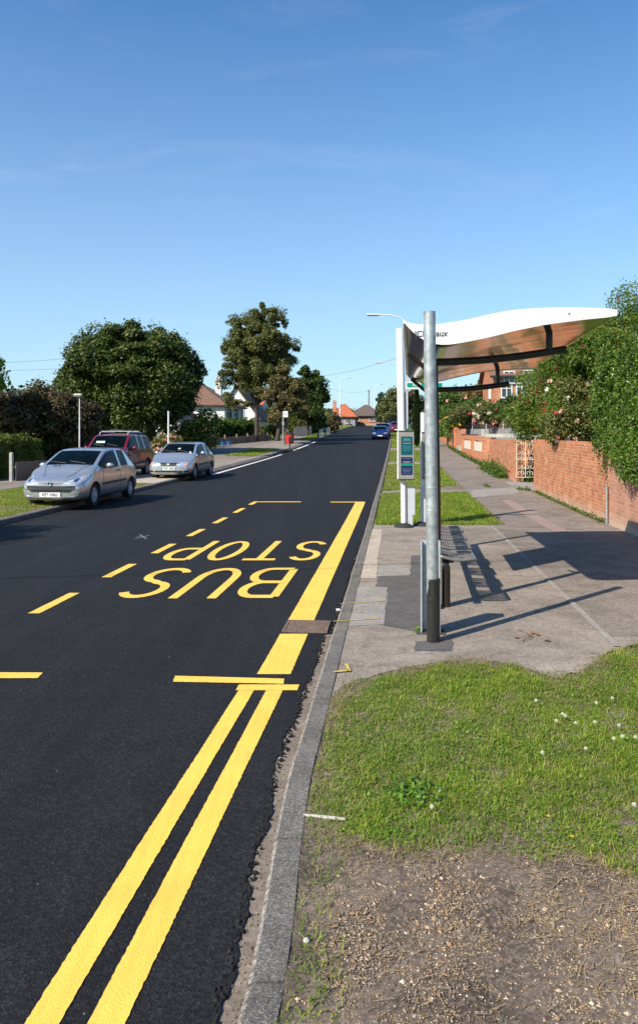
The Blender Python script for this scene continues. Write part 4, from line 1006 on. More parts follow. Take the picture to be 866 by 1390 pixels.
def make_car(name, label, cat, p, loc, rz, group=None, simple=False):
    root = thing(name, loc, label, cat, group, rz)
    me = car_body(p); bvh_bm = bmesh.new(); bvh_bm.from_mesh(me); bvh = BVHTree.FromBMesh(bvh_bm)
    P0 = CM[p['paint']]; w = p['W']/2
    body = split(me, {0: 0, 9: 1, 10: 2}, 'body', [P0, CM['plastic'], CM['dark']], root)
    split(me, {1: 0}, 'windscreen', [CM['glass']], root); split(me, {6: 0}, 'rear_window', [CM['glass']], root)
    for k in (2, 3, 4, 5) + ((7, 8) if p.get('cp2') else ()): split(me, {k: 0}, 'side_window', [CM['glass']], root)
    def proj(poly, d, off, name, mat, parent, rings=4, fn=None):
        """poly: points in the plane across d; projected on to the body"""
        cx_ = sum(q[0] for q in poly)/len(poly); cy_ = sum(q[1] for q in poly)/len(poly); pts = []
        res = []
        for i, q in enumerate(poly):
            q2 = poly[(i+1) % len(poly)]; m_ = max(1, int(math.dist(q, q2)/.05))
            for k in range(m_): t = k/m_; res.append((q[0]+(q2[0]-q[0])*t, q[1]+(q2[1]-q[1])*t))
        N = len(res); V = []
        for s_ in [1-(i/rings) for i in range(rings)]+[0]:
            for q in (res if s_ > 0 else [(cx_, cy_)]):
                a, b_ = cx_+(q[0]-cx_)*s_, cy_+(q[1]-cy_)*s_
                if d == 'y': o_, dr = Vector((a, -3, b_)), Vector((0, 1, 0))
                elif d == '-y': o_, dr = Vector((a, 9, b_)), Vector((0, -1, 0))
                elif d == 'x': o_, dr = Vector((5, a, b_)), Vector((-1, 0, 0))
                elif d == '-x': o_, dr = Vector((-5, a, b_)), Vector((1, 0, 0))
                elif d == 'z': o_, dr = Vector((a, b_, 5)), Vector((0, 0, -1))
                h = bvh.ray_cast(o_, dr)
                if h[0] is None: h = bvh.find_nearest(o_+dr*3.2)
                V.append(h[0]-dr*off)
        F = []
        for r_ in range(rings-1):
            for i in range(N): F.append((r_*N+i, r_*N+(i+1) % N, (r_+1)*N+(i+1) % N, (r_+1)*N+i))
        for i in range(N): F.append(((rings-1)*N+i, (rings-1)*N+(i+1) % N, rings*N))
        mb = MB(); mb.add(V, F); return mb.build(name, mat, parent, smooth=50)
    def both(poly): return [poly, [(-a, b_) for a, b_ in poly][::-1]]
    hn = p['hn']
    # inside
    li = split(me, {0: 0, 9: 0}, 'interior_lining', [CM['lining']], root); nn_ = [v.normal.copy() for v in li.data.vertices]
    for v, q in zip(li.data.vertices, nn_): v.co = v.co-q*.022
    zs_ = p['zb']+.18
    for sx in (-.37, .37):
        st_ = MB(); st_.box((sx, p['wst']+.32, zs_+.10), (.46, .50, .20), bev=.05); st_.box((sx, p['wst']+.60, zs_+.42), (.44, .16, .58), rx=-.2, bev=.05)
        so_ = st_.build('seat', CM['seat'], root, smooth=True); MB().box((sx, p['wst']+.67, zs_+.78), (.24, .10, .17), rx=-.2, bev=.04).build('headrest', CM['seat'], so_, smooth=True)
    st_ = MB(); st_.box((0, p['cp']-.25, zs_+.1), (1.1, .45, .2), bev=.05); st_.box((0, p['cp']+.02, zs_+.38), (1.1, .15, .5), rx=-.2, bev=.05); st_.build('rear_seat', CM['seat'], root, smooth=True)
    MB().box((0, p['cowl']+.36, p['belt']-.16), (p['W']*.82, .5, .22), bev=.05).build('dashboard', CM['lining'], root)
    MB().tube([(-.37+.17*math.cos(a*.393), p['cowl']+.72+.06*math.sin(a*.393), p['belt']-.02+.16*math.sin(a*.393)) for a in range(16)], .014, 6, closed=True).build('steering_wheel', CM['lining'], root)
    MB().box((.0, p['wst']-.10, p['H']-.19), (.22, .03, .07), bev=.02).build('rear_view_mirror', CM['lining'], root)
    # wheels
    if True:
        ty = MB(); r = p['wr']; wd = .19
        ty.lathe([(r*.66, -wd/2+.02), (r*.93, -wd/2), (r, -wd/2+.03), (r, wd/2-.03), (r*.93, wd/2), (r*.66, wd/2-.02), (r*.6, 0)], n=36, axis='X', cap=False)
        rm_ = MB(); rm_.lathe([(r*.66, -.055), (r*.66, .060), (r*.60, .066), (r*.57, .045), (.03, .03), (.03, -.055)], n=28, axis='X')
        for k in range(p.get('spokes', 7)):
            a = 2*math.pi*k/p.get('spokes', 7); rm_.box((.055, math.cos(a)*r*.36, math.sin(a)*r*.36), (.02, r*.44, .035), rx=a, bev=.006)
        rm_.lathe([(.045, .03), (.045, .066), (.03, .072)], n=14, axis='X')
        first = None
        for y in p['wy']:
            for sg in (1, -1):
                wo = thing('wheel', (sg*(w-.115), y, r), None, None, rz=0 if sg > 0 else math.pi)
                wo.parent = root
                if first is None:
                    t_ = ty.build('tyre', CM['tyre'], wo, smooth=True); q_ = rm_.build('rim', CM['rim'], wo, smooth=True); first = (t_, q_)
                else:
                    for s_ in first: c = s_.copy(); COL.objects.link(c); c.parent = wo
    # front
    for q in both(p['hl']): 
        h_ = proj(q, 'y', .006, 'headlight', CM['lens'], root)
        if p.get('amber'):
            sgn = 1 if sum(a for a, _ in q) > 0 else -1; c = sgn*(w*.80)
            proj([(c-.05, p['hl'][0][1]-.01), (c+.05, p['hl'][0][1]-.0), (c+.05, p['hl'][0][1]+.09), (c-.05, p['hl'][0][1]+.09)], 'y', .012, 'indicator', CM['amber'], h_, 2)
        else:
            cxx = sum(a for a, _ in q)/len(q); czz = sum(b_ for _, b_ in q)/len(q)
            proj([(cxx+.05*math.cos(t*.63), czz+.05*math.sin(t*.63)) for t in range(10)], 'y', .010, 'reflector', CM['chrome'], h_, 2)
    g_ = None
    for q, mt_, nm_, of in p['front']:
        proj(q, 'y', of, nm_, CM[mt_] if mt_ in CM else P0, root)
    # plate
    pz = p['plz']; hit = bvh.ray_cast(Vector((0, -3, pz)), Vector((0, 1, 0)))[0]
    pc = .0 if hit is None else hit.y
    pl = MB().box((0, pc-.02, pz), (.52, .014, .112), bev=.004).build('number_plate', CM['plate'], root)
    if p.get('blue_band'): MB().box((-.24, pc-.0275, pz), (.04, .003, .104)).build('country_band', CM['plate_blue'], pl)
    if p.get('text'): text_mesh('lettering', p['text'], .098, MT['ink'], Matrix.Translation((.02 if p.get('blue_band') else 0, pc-.0285, pz)) @ Matrix.Rotation(math.pi/2, 4, 'X'), pl, .0006, 'CENTER', 1.0, .004)
    # sides
    be = p['belt']
    for d_, sg in (('x', 1), ('-x', -1)):
        for y0_, y1_ in ((p['bp']+.02, p['bp']+.034),) + (((p['wst']-.52, p['wst']-.506),)) + (((p['cp']+.02, p['cp']+.034),) if p.get('cp2') else ()):
            proj([(y0_, .3), (y1_, .3), (y1_, be-.03), (y0_, be-.03)], d_, .003, 'door_gap', CM['dark'], body)
        if p.get('strip'): proj([(p['wy'][0]+.42, .50), (p['wy'][1]-.42, .53), (p['wy'][1]-.42, .59), (p['wy'][0]+.42, .56)], d_, .012, 'rub_strip', CM['plastic'], root)
        proj([(p['bp']-.20, be-.10), (p['bp']-.05, be-.095), (p['bp']-.05, be-.06), (p['bp']-.20, be-.065)], d_, .014, 'door_handle', P0 if not p.get('black_handles') else CM['plastic'], root, 2)
        # mirror
        my = p['cowl']+.42; hm = bvh.ray_cast(Vector((sg*5, my, be+.0)), Vector((-sg, 0, 0)))[0]; mx_ = abs(hm.x) if hm else w*.95
        mr_ = MB(); 
        bmm = bmesh.new(); bmesh.ops.create_uvsphere(bmm, u_segments=14, v_segments=9, radius=1)
        mr_.add([(sg*(mx_+.11)+v.co.x*.105, my+v.co.y*.06+abs(v.co.x)*.01, be+.075+v.co.z*.07) for v in bmm.verts], [[v.index for v in f.verts] for f in bmm.faces]); bmm.free()
        mr_.tube([(sg*(mx_-.02), my+.02, be+.01), (sg*(mx_+.08), my, be+.05)], .022, 8)
        mo = mr_.build('door_mirror', CM['plastic'] if p.get('black_mirror') else P0, root, smooth=True)
        tq = [(p['L']-.24, be-.18), (p['L']-.08, be-.2), (p['L']-.08, be+.02), (p['L']-.2, be+.06)]
        proj(tq, d_, .006, 'tail_light', CM['tail'], root)
    if p.get('strip'): pass
    # wipers
    for sx in (-.1, .42):
        hh_ = []
        for t in [i/8 for i in range(9)]:
            xx = sx*1.0-.45*t; yy = p['cowl']+.05+.10*t; h = bvh.ray_cast(Vector((xx, yy, 5)), Vector((0, 0, -1)))[0]
            if h: hh_.append(h+Vector((0, -.005, .012)))
        if len(hh_) > 2: MB().tube(hh_, .008, 6).build('wiper', CM['dark'], root)
    if p.get('aerial'): 
        h = bvh.ray_cast(Vector((0, p['wst']+.1, 5)), Vector((0, 0, -1)))[0]; MB().tube([h, h+Vector((0, .12, .16))], .005, 6).build('aerial', CM['dark'], root)
    if p.get('extra'): p['extra'](root, bvh, proj, P0)
    bvh_bm.free(); return root

def ex206(root, bvh, proj, P0):
    for sx in (-.28, -.18):
        h_ = [(sx+.033*math.cos(t*.63), .86+.05*math.sin(t*.63)) for t in range(10)]
        proj(h_, 'z', .005, 'bonnet_vent', CM['dark'], root, 2)
    # lion-like emblem: a small upright figure with raised arms
    hit = bvh.ray_cast(Vector((0, -3, .60)), Vector((0, 1, 0)))[0]; y = hit.y-.02
    e = MB(); e.tube([(-.035, y, .645), (-.045, y, .60), (-.03, y, .565), (0, y, .555), (.03, y, .57), (.04, y, .61), (.03, y, .65)], .013, 8)
    e.build('emblem', CM['chrome'], root, smooth=True)
    bon = [(-.3, .30), (-.42, 1.0)]
    for sg in (-1, 1):
        pts = []
        for i in range(12):
            t = i/11; x = sg*(.30+.27*t); yy = .28+.72*t; h = bvh.ray_cast(Vector((x, yy, 5)), Vector((0, 0, -1)))[0]; pts.append(h+Vector((0, 0, .002)))
        MB().tube(pts, .006, 5).build('bonnet_gap', CM['dark'], root)
c206 = dict(L=3.83, W=1.65, H=1.43, zb=.17, cowl=1.02, wst=1.78, bp=2.38, cp=3.02, re=3.25, rg=3.62, hn=.72, hc=.96, belt=.91, rw=.60, wr=.29, wy=(.76, 3.20), paint='silver', text='X76 YAU', plz=.335, strip=True, black_handles=True, aerial=True,
  hl=[(.30,.61), (.50,.585), (.70,.62), (.765,.70), (.74,.79), (.64,.775), (.47,.69)], extra=ex206, black_mirror=False, spokes=9,
  front=[([(-.80,.47), (-.4,.43), (.4,.43), (.80,.47), (.80,.56), (.35,.545), (-.35,.545), (-.80,.56)], 'plastic', 'bumper_band', .012),
         ([(-.48,.40), (.48,.40), (.56,.465), (-.56,.465)], 'dark', 'lower_grille', .016),
         ([(-.30,.60), (.30,.60), (.33,.628), (-.33,.628)], 'dark', 'upper_grille', .006),
         ([(-.70,.30), (-.36,.26), (.36,.26), (.70,.30), (.70,.325), (.36,.285), (-.36,.285), (-.70,.325)], 'body', 'bumper_lip', .02)])
def exgold(root, bvh, proj, P0):
    hit = bvh.ray_cast(Vector((0, -3, .575)), Vector((0, 1, 0)))[0]
    MB().box((0, hit.y-.022, .585), (.10, .01, .05), bev=.004).build('emblem', CM['plate'], root)
    for z in (.555, .575, .60, .62):
        h1 = [bvh.ray_cast(Vector((x, -3, z)), Vector((0, 1, 0)))[0]+Vector((0, -.018, 0)) for x in [-.27+.054*i for i in range(11)]]
        MB().tube(h1, .004, 4).build('grille_bar', CM['plastic'], root)
    h = bvh.ray_cast(Vector((.03, -3, 1.13)), Vector((0, 1, 0)))[0]
    MB().box((.03, h.y-.01, 1.12), (.09, .008, .09), rx=-.6, bev=.004).build('windscreen_sticker', CM['plate'], root)
    h = bvh.ray_cast(Vector((.52, -3, 1.0)), Vector((0, 1, 0)))[0]
    MB().box((.52, h.y-.01, 1.0), (.07, .008, .06), rx=-.6, bev=.004).build('windscreen_sticker', CM['plate'], root)
cgold = dict(L=3.9, W=1.69, H=1.39, zb=.17, cowl=1.08, wst=1.75, bp=2.45, cp=3.05, re=3.15, rg=3.72, hn=.68, hc=.93, belt=.885, rw=.60, wr=.29, wy=(.78, 3.15), paint='silver_blue', text='T746 DPU', plz=.42, blue_band=True, strip=True, amber=True, spokes=7,
  hl=[(.36,.545), (.60,.53), (.76,.56), (.80,.63), (.76,.665), (.58,.665), (.39,.64)], extra=exgold,
  front=[([(-.30,.535), (.30,.535), (.33,.64), (-.33,.64)], 'dark', 'grille', .008),
         ([(-.50,.285), (.50,.285), (.54,.345), (-.54,.345)], 'dark', 'lower_grille', .012),
         ([(-.72,.30), (-.58,.29), (-.58,.35), (-.72,.36)], 'dark', 'fog_light_recess', .010), ([(.72,.30), (.58,.29), (.58,.35), (.72,.36)], 'dark', 'fog_light_recess', .010)])
def exsuv(root, bvh, proj, P0):
    H = csuv['H']
    for sg in (-1, 1):
        MB().tube([(sg*.56, 1.95, H-.05), (sg*.56, 2.05, H+.05), (sg*.56, 3.5, H+.04), (sg*.55, 3.65, H-.07)], .018, 8).build('roof_rail', CM['rim'], root, smooth=True)
    for y in (2.35, 3.1): MB().box((0, y, H+.085), (1.25, .07, .03), bev=.008).build('roof_bar', CM['rim'], root)
    MB().box((-.05, 2.38, H+.13), (.5, .07, .07), bev=.01).build('bar_fitting', CM['plastic'], root)
    h = bvh.ray_cast(Vector((-.35, -3, 1.32)), Vector((0, 1, 0)))[0]
    MB().box((-.30, h.y-.0, 1.36), (.34, .008, .10), rx=-.75).build('windscreen_card', CM['paper'], root)
csuv = dict(L=4.5, W=1.76, H=1.68, zb=.24, cowl=1.22, wst=1.80, bp=2.46, cp=3.15, cp2=3.95, re=4.05, rg=4.36, hn=.86, hc=1.10, belt=1.06, rw=.67, wr=.34, wy=(.85, 3.47), paint='maroon', text='', plz=.45, strip=True,
  hl=[(.42,.72), (.7,.72), (.78,.76), (.78,.86), (.46,.86)], extra=exsuv, front=[([(-.36,.72), (.36,.72), (.38,.84), (-.38,.84)], 'dark', 'grille', .008), ([(-.8,.42), (.8,.42), (.8,.6), (-.8,.6)], 'plastic', 'bumper_band', .01)])
cblue = dict(c206); cblue.update(paint='blue', L=3.7, H=1.42, W=1.64, text='', strip=False, extra=None, hl=[(.36,.60), (.62,.60), (.74,.66), (.72,.76), (.5,.74)], plz=.40,
  wy=(.74, 3.08), cp=2.9, re=3.1, rg=3.5,
  front=[([(-.34,.56), (.34,.56), (.36,.62), (-.36,.62)], 'dark', 'grille', .008), ([(-.5,.28), (.5,.28), (.5,.34), (-.5,.34)], 'dark', 'lower_grille', .01)])
RZ = -math.atan(.1)
def place_u(u, y, dz=.0): return (XU(u, y), y, Pz(y)+dz)
uc1 = -7.42-.83
make_car('parked_car', 'silver three-door hatchback parked half on the verge, nearest at left', 'car', c206, place_u(uc1, 18.35, .055), RZ-.02, 'cars parked on the left side')
make_car('parked_car', 'pale silver hatchback with orange indicators, behind the other silver one', 'car', cgold, place_u(-8.38, 28.3, .055), RZ-.01, 'cars parked on the left side')
make_car('parked_car', 'maroon estate with roof bars parked between the two silver hatchbacks', 'car', csuv, place_u(-10.85, 27.6, .10), RZ, 'cars parked on the left side')
b1 = make_car('parked_car', 'dark blue hatchback facing us at the right kerb up the hill', 'car', cblue, place_u(-1.62, 77.5, .0), RZ, 'cars parked up the hill')
def far_car(label, paint, u, y, dz=0, rot=0, s=1.0):
    c = copy_tree(b1); c.location = place_u(u, y, dz); c.rotation_euler = (0, 0, RZ+rot); c.scale = (s, s, s); c['label'] = label
    for k in c.children:
        if k.name.startswith('body') or k.name.startswith('door_mirror'):
            k.data = k.data.copy(); k.data.materials[0] = CM[paint]
    return c
far_car('taller steel blue car tucked right behind the dark blue hatchback', 'mid_blue', -1.5, 84, 0, 0, 1.12)
far_car('red car, second on the right verge beyond the blue pair', 'maroon', .1, 98, .05, 0, 1.05)
far_car('navy car up the hill, farthest of those on the road', 'navy', -.6, 132, 0, 0, 1.1)
far_car('navy car far off, right of the white bus stop mast', 'navy', 3.3, 128, .05, 0, 1.1)
far_car('blue car half hidden behind the round grey post', 'mid_blue', 3.4, 92, .05, 0, 1.1)
far_car('bright blue car in a raised drive behind the black railings', 'mid_blue', 8.2, 47, GZ(XU(8.2, 47), 47)-Pz(47), .5, 1)
# ------------------------------------------------------------------ walls on the right
WU = 4.3
def wall_seg(name, label, u, y0, y1, ztop, mat, th=.22, cop=None, z0=-.15, pillars=(), group=None):
    """wall along the footway; local x runs up the road"""
    x0, x1 = XU(u, y0), XU(u, y1); L = math.hypot(x1-x0, y1-y0); a = math.atan2(y1-y0, x1-x0)
    base = Pz((y0+y1)/2)+.03; root = thing(name, (x0, y0, 0), label, 'wall', group, rz=a)
    n = max(1, int(L/2)); 
    mb = MB(); zs = [Pz(y0+(y1-y0)*i/n) for i in range(n+1)]
    V = []
    for i in range(n+1):
        x = L*i/n
        V += [(x, -th, zs[i]+z0), (x, 0, zs[i]+z0), (x, 0, ztop(i/n)), (x, -th, ztop(i/n))]
    F = [(0,1,2,3), (4*n, 4*n+3, 4*n+2, 4*n+1)]
    for i in range(n):
        for k in range(4): F.append((4*i+k, 4*i+(k+1) % 4, 4*i+4+(k+1) % 4, 4*i+4+k))
    mb.add(V, F)
    w = mb.build('brickwork', mat, root)
    if cop:
        c = MB(); c.add([(x, q, z) for i in range(n+1) for (x, q, z) in ((L*i/n, -th-.02, ztop(i/n)+.002), (L*i/n, .02, ztop(i/n)+.002), (L*i/n, .02, ztop(i/n)+.05), (L*i/n, -th-.02, ztop(i/n)+.05))],
                        [(0,1,2,3), (4*n, 4*n+3, 4*n+2, 4*n+1)]+[(4*i+k, 4*i+(k+1) % 4, 4*i+4+(k+1) % 4, 4*i+4+k) for i in range(n) for k in range(4)])
        c.build('coping', MT[cop], root)
    return root, L, a
r1, L1, a1 = wall_seg('brick_wall', 'long red brick garden wall beside the shelter, left of the hanging hedge', WU, 15.55, 24.0, lambda t: 1.68, MT['brick'])
cb_ = MB()
for i in range(int(L1/.228)): cb_.box((.115+i*.228, -.11, 1.684+.05), (.216, .228, .10), bev=.006)
# brick-on-edge course sits on top but hidden height stays modest
cb_.v = [(v[0], v[1], v[2]-.10) for v in cb_.v]; cb_.build('coping_bricks', MT['brick_orange'], r1)
r2, L2, a2 = wall_seg('brick_wall', 'pale pinkish brick wall beneath the hanging hedge at the right edge', WU-.015, 6.8, 15.46, lambda t: 1.55, MT['brick_pale'])
dx_, dy_ = gp(822, 716, .04)
dp = MB().tube([(0, 0, 0), (0, 0, .82)], .017, 12).build('drain_pipe', MT['galv'], loc=(XU(WU, 15.5)-.05, 15.5, .03), smooth=True); tag(dp, 'thin grey steel pipe standing at the joint between the two brick walls', 'pipe')
r3, L3, a3 = wall_seg('brick_wall', 'shorter red brick wall beyond the cream gate with weeds at its foot', WU, 27.5, 37.4, lambda t: 1.62+.0*t, MT['brick'])
MB().box((.18, -.115, .85), (.36, .30, 1.58)).build('pier', MT['brick_orange'], r3)
# wall with three piers and cream panels
r4, L4, a4 = wall_seg('brick_wall', 'brick wall with three piers and two cream panels', WU+.05, 37.6, 50.4, lambda t: 1.40+.1*t, MT['brick_orange'])
for xq, wq in ((.35, .6), (6.2, .45), (12.2, .45)):
    zb_ = Pz(37.6+xq); pr_ = MB().box((xq, -.11, (zb_+1.78)/2-.1), (wq, .36, 1.78-zb_+.2)).build('pier', MT['brick_orange'], r4)
    MB().box((xq, -.11, 1.80), (wq+.08, .42, .05), bev=.01).build('pier_cap', MT['tile_dark'], pr_)
for xa_, xb_ in ((1.3, 5.0), (7.2, 11.2)):
    MB().box(((xa_+xb_)/2, .0, 1.18), (xb_-xa_, .05, .5)).build('cream_panel', MT['cream'], r4)
    MB().box(((xa_+xb_)/2, -.11, 1.63), (xb_-xa_+1.5, .26, .26)).build('upper_course', MT['brick_orange'], r4)
r5, L5, a5 = wall_seg('brick_wall', 'bright orange brick wall farthest up the footway', WU+.1, 50.8, 66, lambda t: 2.12, MT['brick_orange'], cop='tile_red')
MB().box((6.6, -.1, 1.35), (.5, .34, 1.9)).build('pier', MT['brick_orange'], r5)
MB().box((2.2, .03, .85), (3.0, .1, .35)).build('cream_panel', MT['concrete'], r5)
wall_seg('brick_wall', 'orange brick wall end seen just right of the grey post', WU+.1, 66.5, 80, lambda t: 2.5, MT['brick_orange'], cop='tile_red')
# gate facing us at the end of the near wall
gx_, gy_ = at(701, 27.35), 27.35
gt = thing('garden_gate', (gx_, gy_, Pz(27.3)), 'cream wrought iron gate with scrollwork between the brick walls', 'gate')
gw, gz0, gz1 = 1.25, hz(648, 27.35)-Pz(27.3), hz(599, 27.35)-Pz(27.3); hw = .31
fr = MB()
for x in (0, hw, 2*hw, 3*hw, 4*hw): fr.tube([(x, 0, gz0), (x, 0, gz1)], .014, 8)
for z in (gz0, gz1, (gz0+gz1)/2): fr.tube([(0, 0, z), (4*hw, 0, z)], .012, 8)
fr.build('gate_frame', MT['cream'], gt)
for k in range(4):
    sc = MB(); cx_ = hw*(k+.5); nrow = 5; hh_ = (gz1-gz0)/nrow
    for r_ in range(nrow):
        cz = gz0+hh_*(r_+.5)
        for sg in (-1, 1):
            pts = []
            for i in range(15):
                t = i/14; rad = .012+.058*t; an = sg*(t*4.6)+(1.57 if r_ % 2 else -1.57); pts.append((cx_+sg*.07+rad*math.cos(an)*1.0, 0, cz+rad*math.sin(an)*1.5))
            sc.tube(pts, .009, 5)
        sc.tube([(cx_, 0, cz-hh_*.5), (cx_, 0, cz+hh_*.5)], .006, 5)
    sc.build('scrollwork', MT['cream'], gt)
# grey concrete screen wall behind
def flatwall(name, label, p0, p1, z0, z1, th, mat, cat='wall'):
    d = Vector((p1[0]-p0[0], p1[1]-p0[1])); L = d.length
    t = thing(name, (p0[0], p0[1], 0), label, cat, rz=math.atan2(d.y, d.x))
    MB().box((L/2, 0, (z0+z1)/2), (L, th, z1-z0)).build('panel', MT[mat], t); return t, L
t, L = flatwall('concrete_wall', 'pale concrete-capped garden wall seen above the near brick wall', (at(657, 36), 36), (at(775, 29), 29), .5, hz(597, 30), .14, 'brick')
MB().box((L/2, 0, hz(590, 30)-.05), (L, .2, .16)).build('coping', MT['concrete'], t)
for q in (.1, 3.5, L-1.8): MB().box((q, 0, hz(588, 30)), (.28, .28, .36), bev=.02).build('cap_stone', MT['concrete'], t)
t, L = flatwall('screen_wall', 'white pierced screen block wall behind the near brick wall', (at(727, 27.5), 27.5), (at(800, 24.5), 24.5), .9, hz(599, 26), .1, 'brick')
mb = MB(); zz0 = hz(599, 26)
nb = int(L/.3)
for i in range(nb):
    mb.tube([(i*.3+.15+.10*math.cos(a_*.52), 0, zz0+.16+.10*math.sin(a_*.52)) for a_ in range(12)], .022, 6, closed=True)
for z in (zz0+.02, zz0+.31): mb.box((L/2, 0, z), (L, .09, .05))
for i in range(nb+1): mb.box((i*.3, 0, zz0+.165), (.03, .085, .24))
mb.build('pierced_blocks', MT['render_white'], t)
t, L = flatwall('concrete_wall', 'low grey concrete wall beneath the black railings', (at(612, 66), 66), (at(702, 42), 42), 1.0, hz(582, 50), .16, 'render_grey')
rl = thing('railings', (at(612, 66), 66, hz(582, 50)), 'black iron railings on the low grey garden wall', 'railings', rz=math.atan2(-24, at(702, 42)-at(612, 66)))
for z in (.12, .72): MB().tube([(0, 0, z), (L, 0, z)], .02, 6).build('rail', MT['iron_black'], rl)
k = int(L/.30)
for i in range(k): MB().tube([(i*.30, 0, 0), (i*.30, 0, .82 if i % 9 else .9)], .022 if i % 9 else .045, 5).build('picket' if i % 9 else 'post', MT['iron_black'] if i % 17 else MT['pole_white'], rl)

# ------------------------------------------------------------------ plants
def clumps(n, rx, ry, rz, seed, shell=.55, power=2.0):
    r = np.random.default_rng(seed); v = r.normal(0, 1, (n*3, 3)); v /= np.linalg.norm(v, axis=1)[:, None]
    v = v[v[:, 2] > -.8][:n]; rad = (shell+(1-shell)*r.random(len(v)))[:, None]
    return v*rad*np.array([[rx, ry, rz]])
def foliage(name, parent, C, cr_, nleaf, size, mat, seed, up=.5, asp=.6, flat=.75):
    """C: clump centres, cr_: clump radii; leaves sit mostly near the clump's skin"""
    r = np.random.default_rng(seed); n = len(C); k = r.integers(0, n, nleaf); cr_ = np.broadcast_to(np.asarray(cr_, float), (n,))
    v = r.normal(0, 1, (nleaf, 3)); v /= np.linalg.norm(v, axis=1)[:, None]; rad = r.random(nleaf)**.35
    an = r.uniform(.55, 1.5, (n, 3)); far_ = np.where(r.random(nleaf) < .2, r.uniform(1.0, 1.45, nleaf), 1)
    pts = C[k]+v*(rad*cr_[k]*far_)[:, None]*an[k]*np.array([[1, 1, flat]])
    V, F = leafq(pts, size, seed+1, up, asp, nrm=v*.9)
    return quick(name, V, F, MT[mat], parent)
def limb(mb, p, q, r0, r1, n=6, wob=.08, seed=0, sides=8):
    rr = random.Random(seed); p, q = Vector(p), Vector(q); L = (q-p).length; pts = []; rs = []
    for i in range(n+1):
        t = i/n; w = Vector((rr.uniform(-1, 1), rr.uniform(-1, 1), rr.uniform(-.4, .4)))*wob*L*math.sin(math.pi*t)*.5
        pts.append(p.lerp(q, t)+w+Vector((0, 0, .10*L*math.sin(math.pi*t)))); rs.append(r0+(r1-r0)*t)
    mb.tube(pts, rs, sides)
def tree(name, label, cat, x, y, h, crown, mat, bark='bark', nl=20000, size=.1, tr=.2, nclump=60, cr_=.9, seed=1, z=None, group=None, trunks=((0, 0),), th=None, shell=.55, extra_clumps=None, up=.5, asp=.6, limbs=12):
    """crown=(cx,cy,cz,rx,ry,rz) relative to the base"""
    z = GZ(x, y) if z is None else z; t = thing(name, (x, y, z), label, cat, group)
    cx_, cy_, cz_, rx, ry, rz_ = crown; C = clumps(nclump, rx-cr_*.7, ry-cr_*.7, rz_-cr_*.6, seed, shell)+np.array([[cx_, cy_, cz_]])
    if extra_clumps is not None: C = np.vstack([C, np.array(extra_clumps)])
    C[:, 2] = np.maximum(C[:, 2], .25)
    rr = np.random.default_rng(seed+5)
    foliage('crown', t, C, cr_*rr.uniform(.6, 1.15, len(C)), nl, size, mat, seed+2, up, asp)
    mb = MB(); th = th or max(cz_-rz_*.55, h*.2); drop = max(0, z-GZ(x, y))
    for k, (tx_, ty_) in enumerate(trunks):
        top = Vector((cx_*.5+tx_*1.4, cy_*.5+ty_*1.4, th)); limb(mb, (tx_, ty_, -.2-drop), top, tr, tr*.65, 6, .05, seed+k, 12)
        idx_ = rr.choice(len(C), min(limbs, len(C)), replace=False)
        for i in idx_: limb(mb, top, tuple(C[i]), tr*.42, tr*.07, 6, .12, seed+int(i))
        limb(mb, top, (cx_, cy_, cz_+rz_*.6), tr*.6, tr*.1, 6, .06, seed+9)
    mb.build('trunk', MT[bark], t, smooth=60)
    return t
def bush(name, label, cat, x, y, rx, ry, h, mat, nl, size, seed, z=None, group=None, ncl=30, cr_=.35, flowers=None, asp=.6, up=.5):
    z = GZ(x, y) if z is None else z; t = thing(name, (x, y, z), label, cat, group)
    C = clumps(ncl, max(rx-cr_*.6, .05), max(ry-cr_*.6, .05), max(h*.5-cr_*.5, .05), seed, .5)+np.array([[0, 0, h*.52]]); C[:, 2] = np.maximum(C[:, 2], .12)
    rr = np.random.default_rng(seed+5); foliage('foliage', t, C, cr_*rr.uniform(.7, 1.2, len(C)), nl, size, mat, seed+2, up, asp)
    mb = MB()
    for i in range(min(7, ncl)): limb(mb, (random.uniform(-.1, .1)*rx, random.uniform(-.1, .1)*ry, -.1-max(0, z-GZ(x, y))), tuple(C[i]), .03*max(1, h*.6), .008, 5, .15, seed+i, 6)
    mb.build('stems', MT['dark_bark'], t)
    if flowers:
        for fm_, n_, fs, nm_ in flowers:
            # each bloom a ball of petals on the side of the crown
            Vs = []; 
            for q in range(n_):
                v = rr.normal(0, 1, 3); v[1] = -abs(v[1])*1.2; v /= np.linalg.norm(v); c = np.array([0, 0, h*.55])+v*np.array([rx, ry, h*.5])*rr.uniform(.85, 1.08)
                p_ = rr.normal(0, 1, (9, 3)); p_ /= np.linalg.norm(p_, axis=1)[:, None]
                V_, F_ = leafq(c+p_*fs*.55, fs*.7, seed+q, .2, .8)
                quick(nm_, V_, F_, MT[fm_], t)
    return t
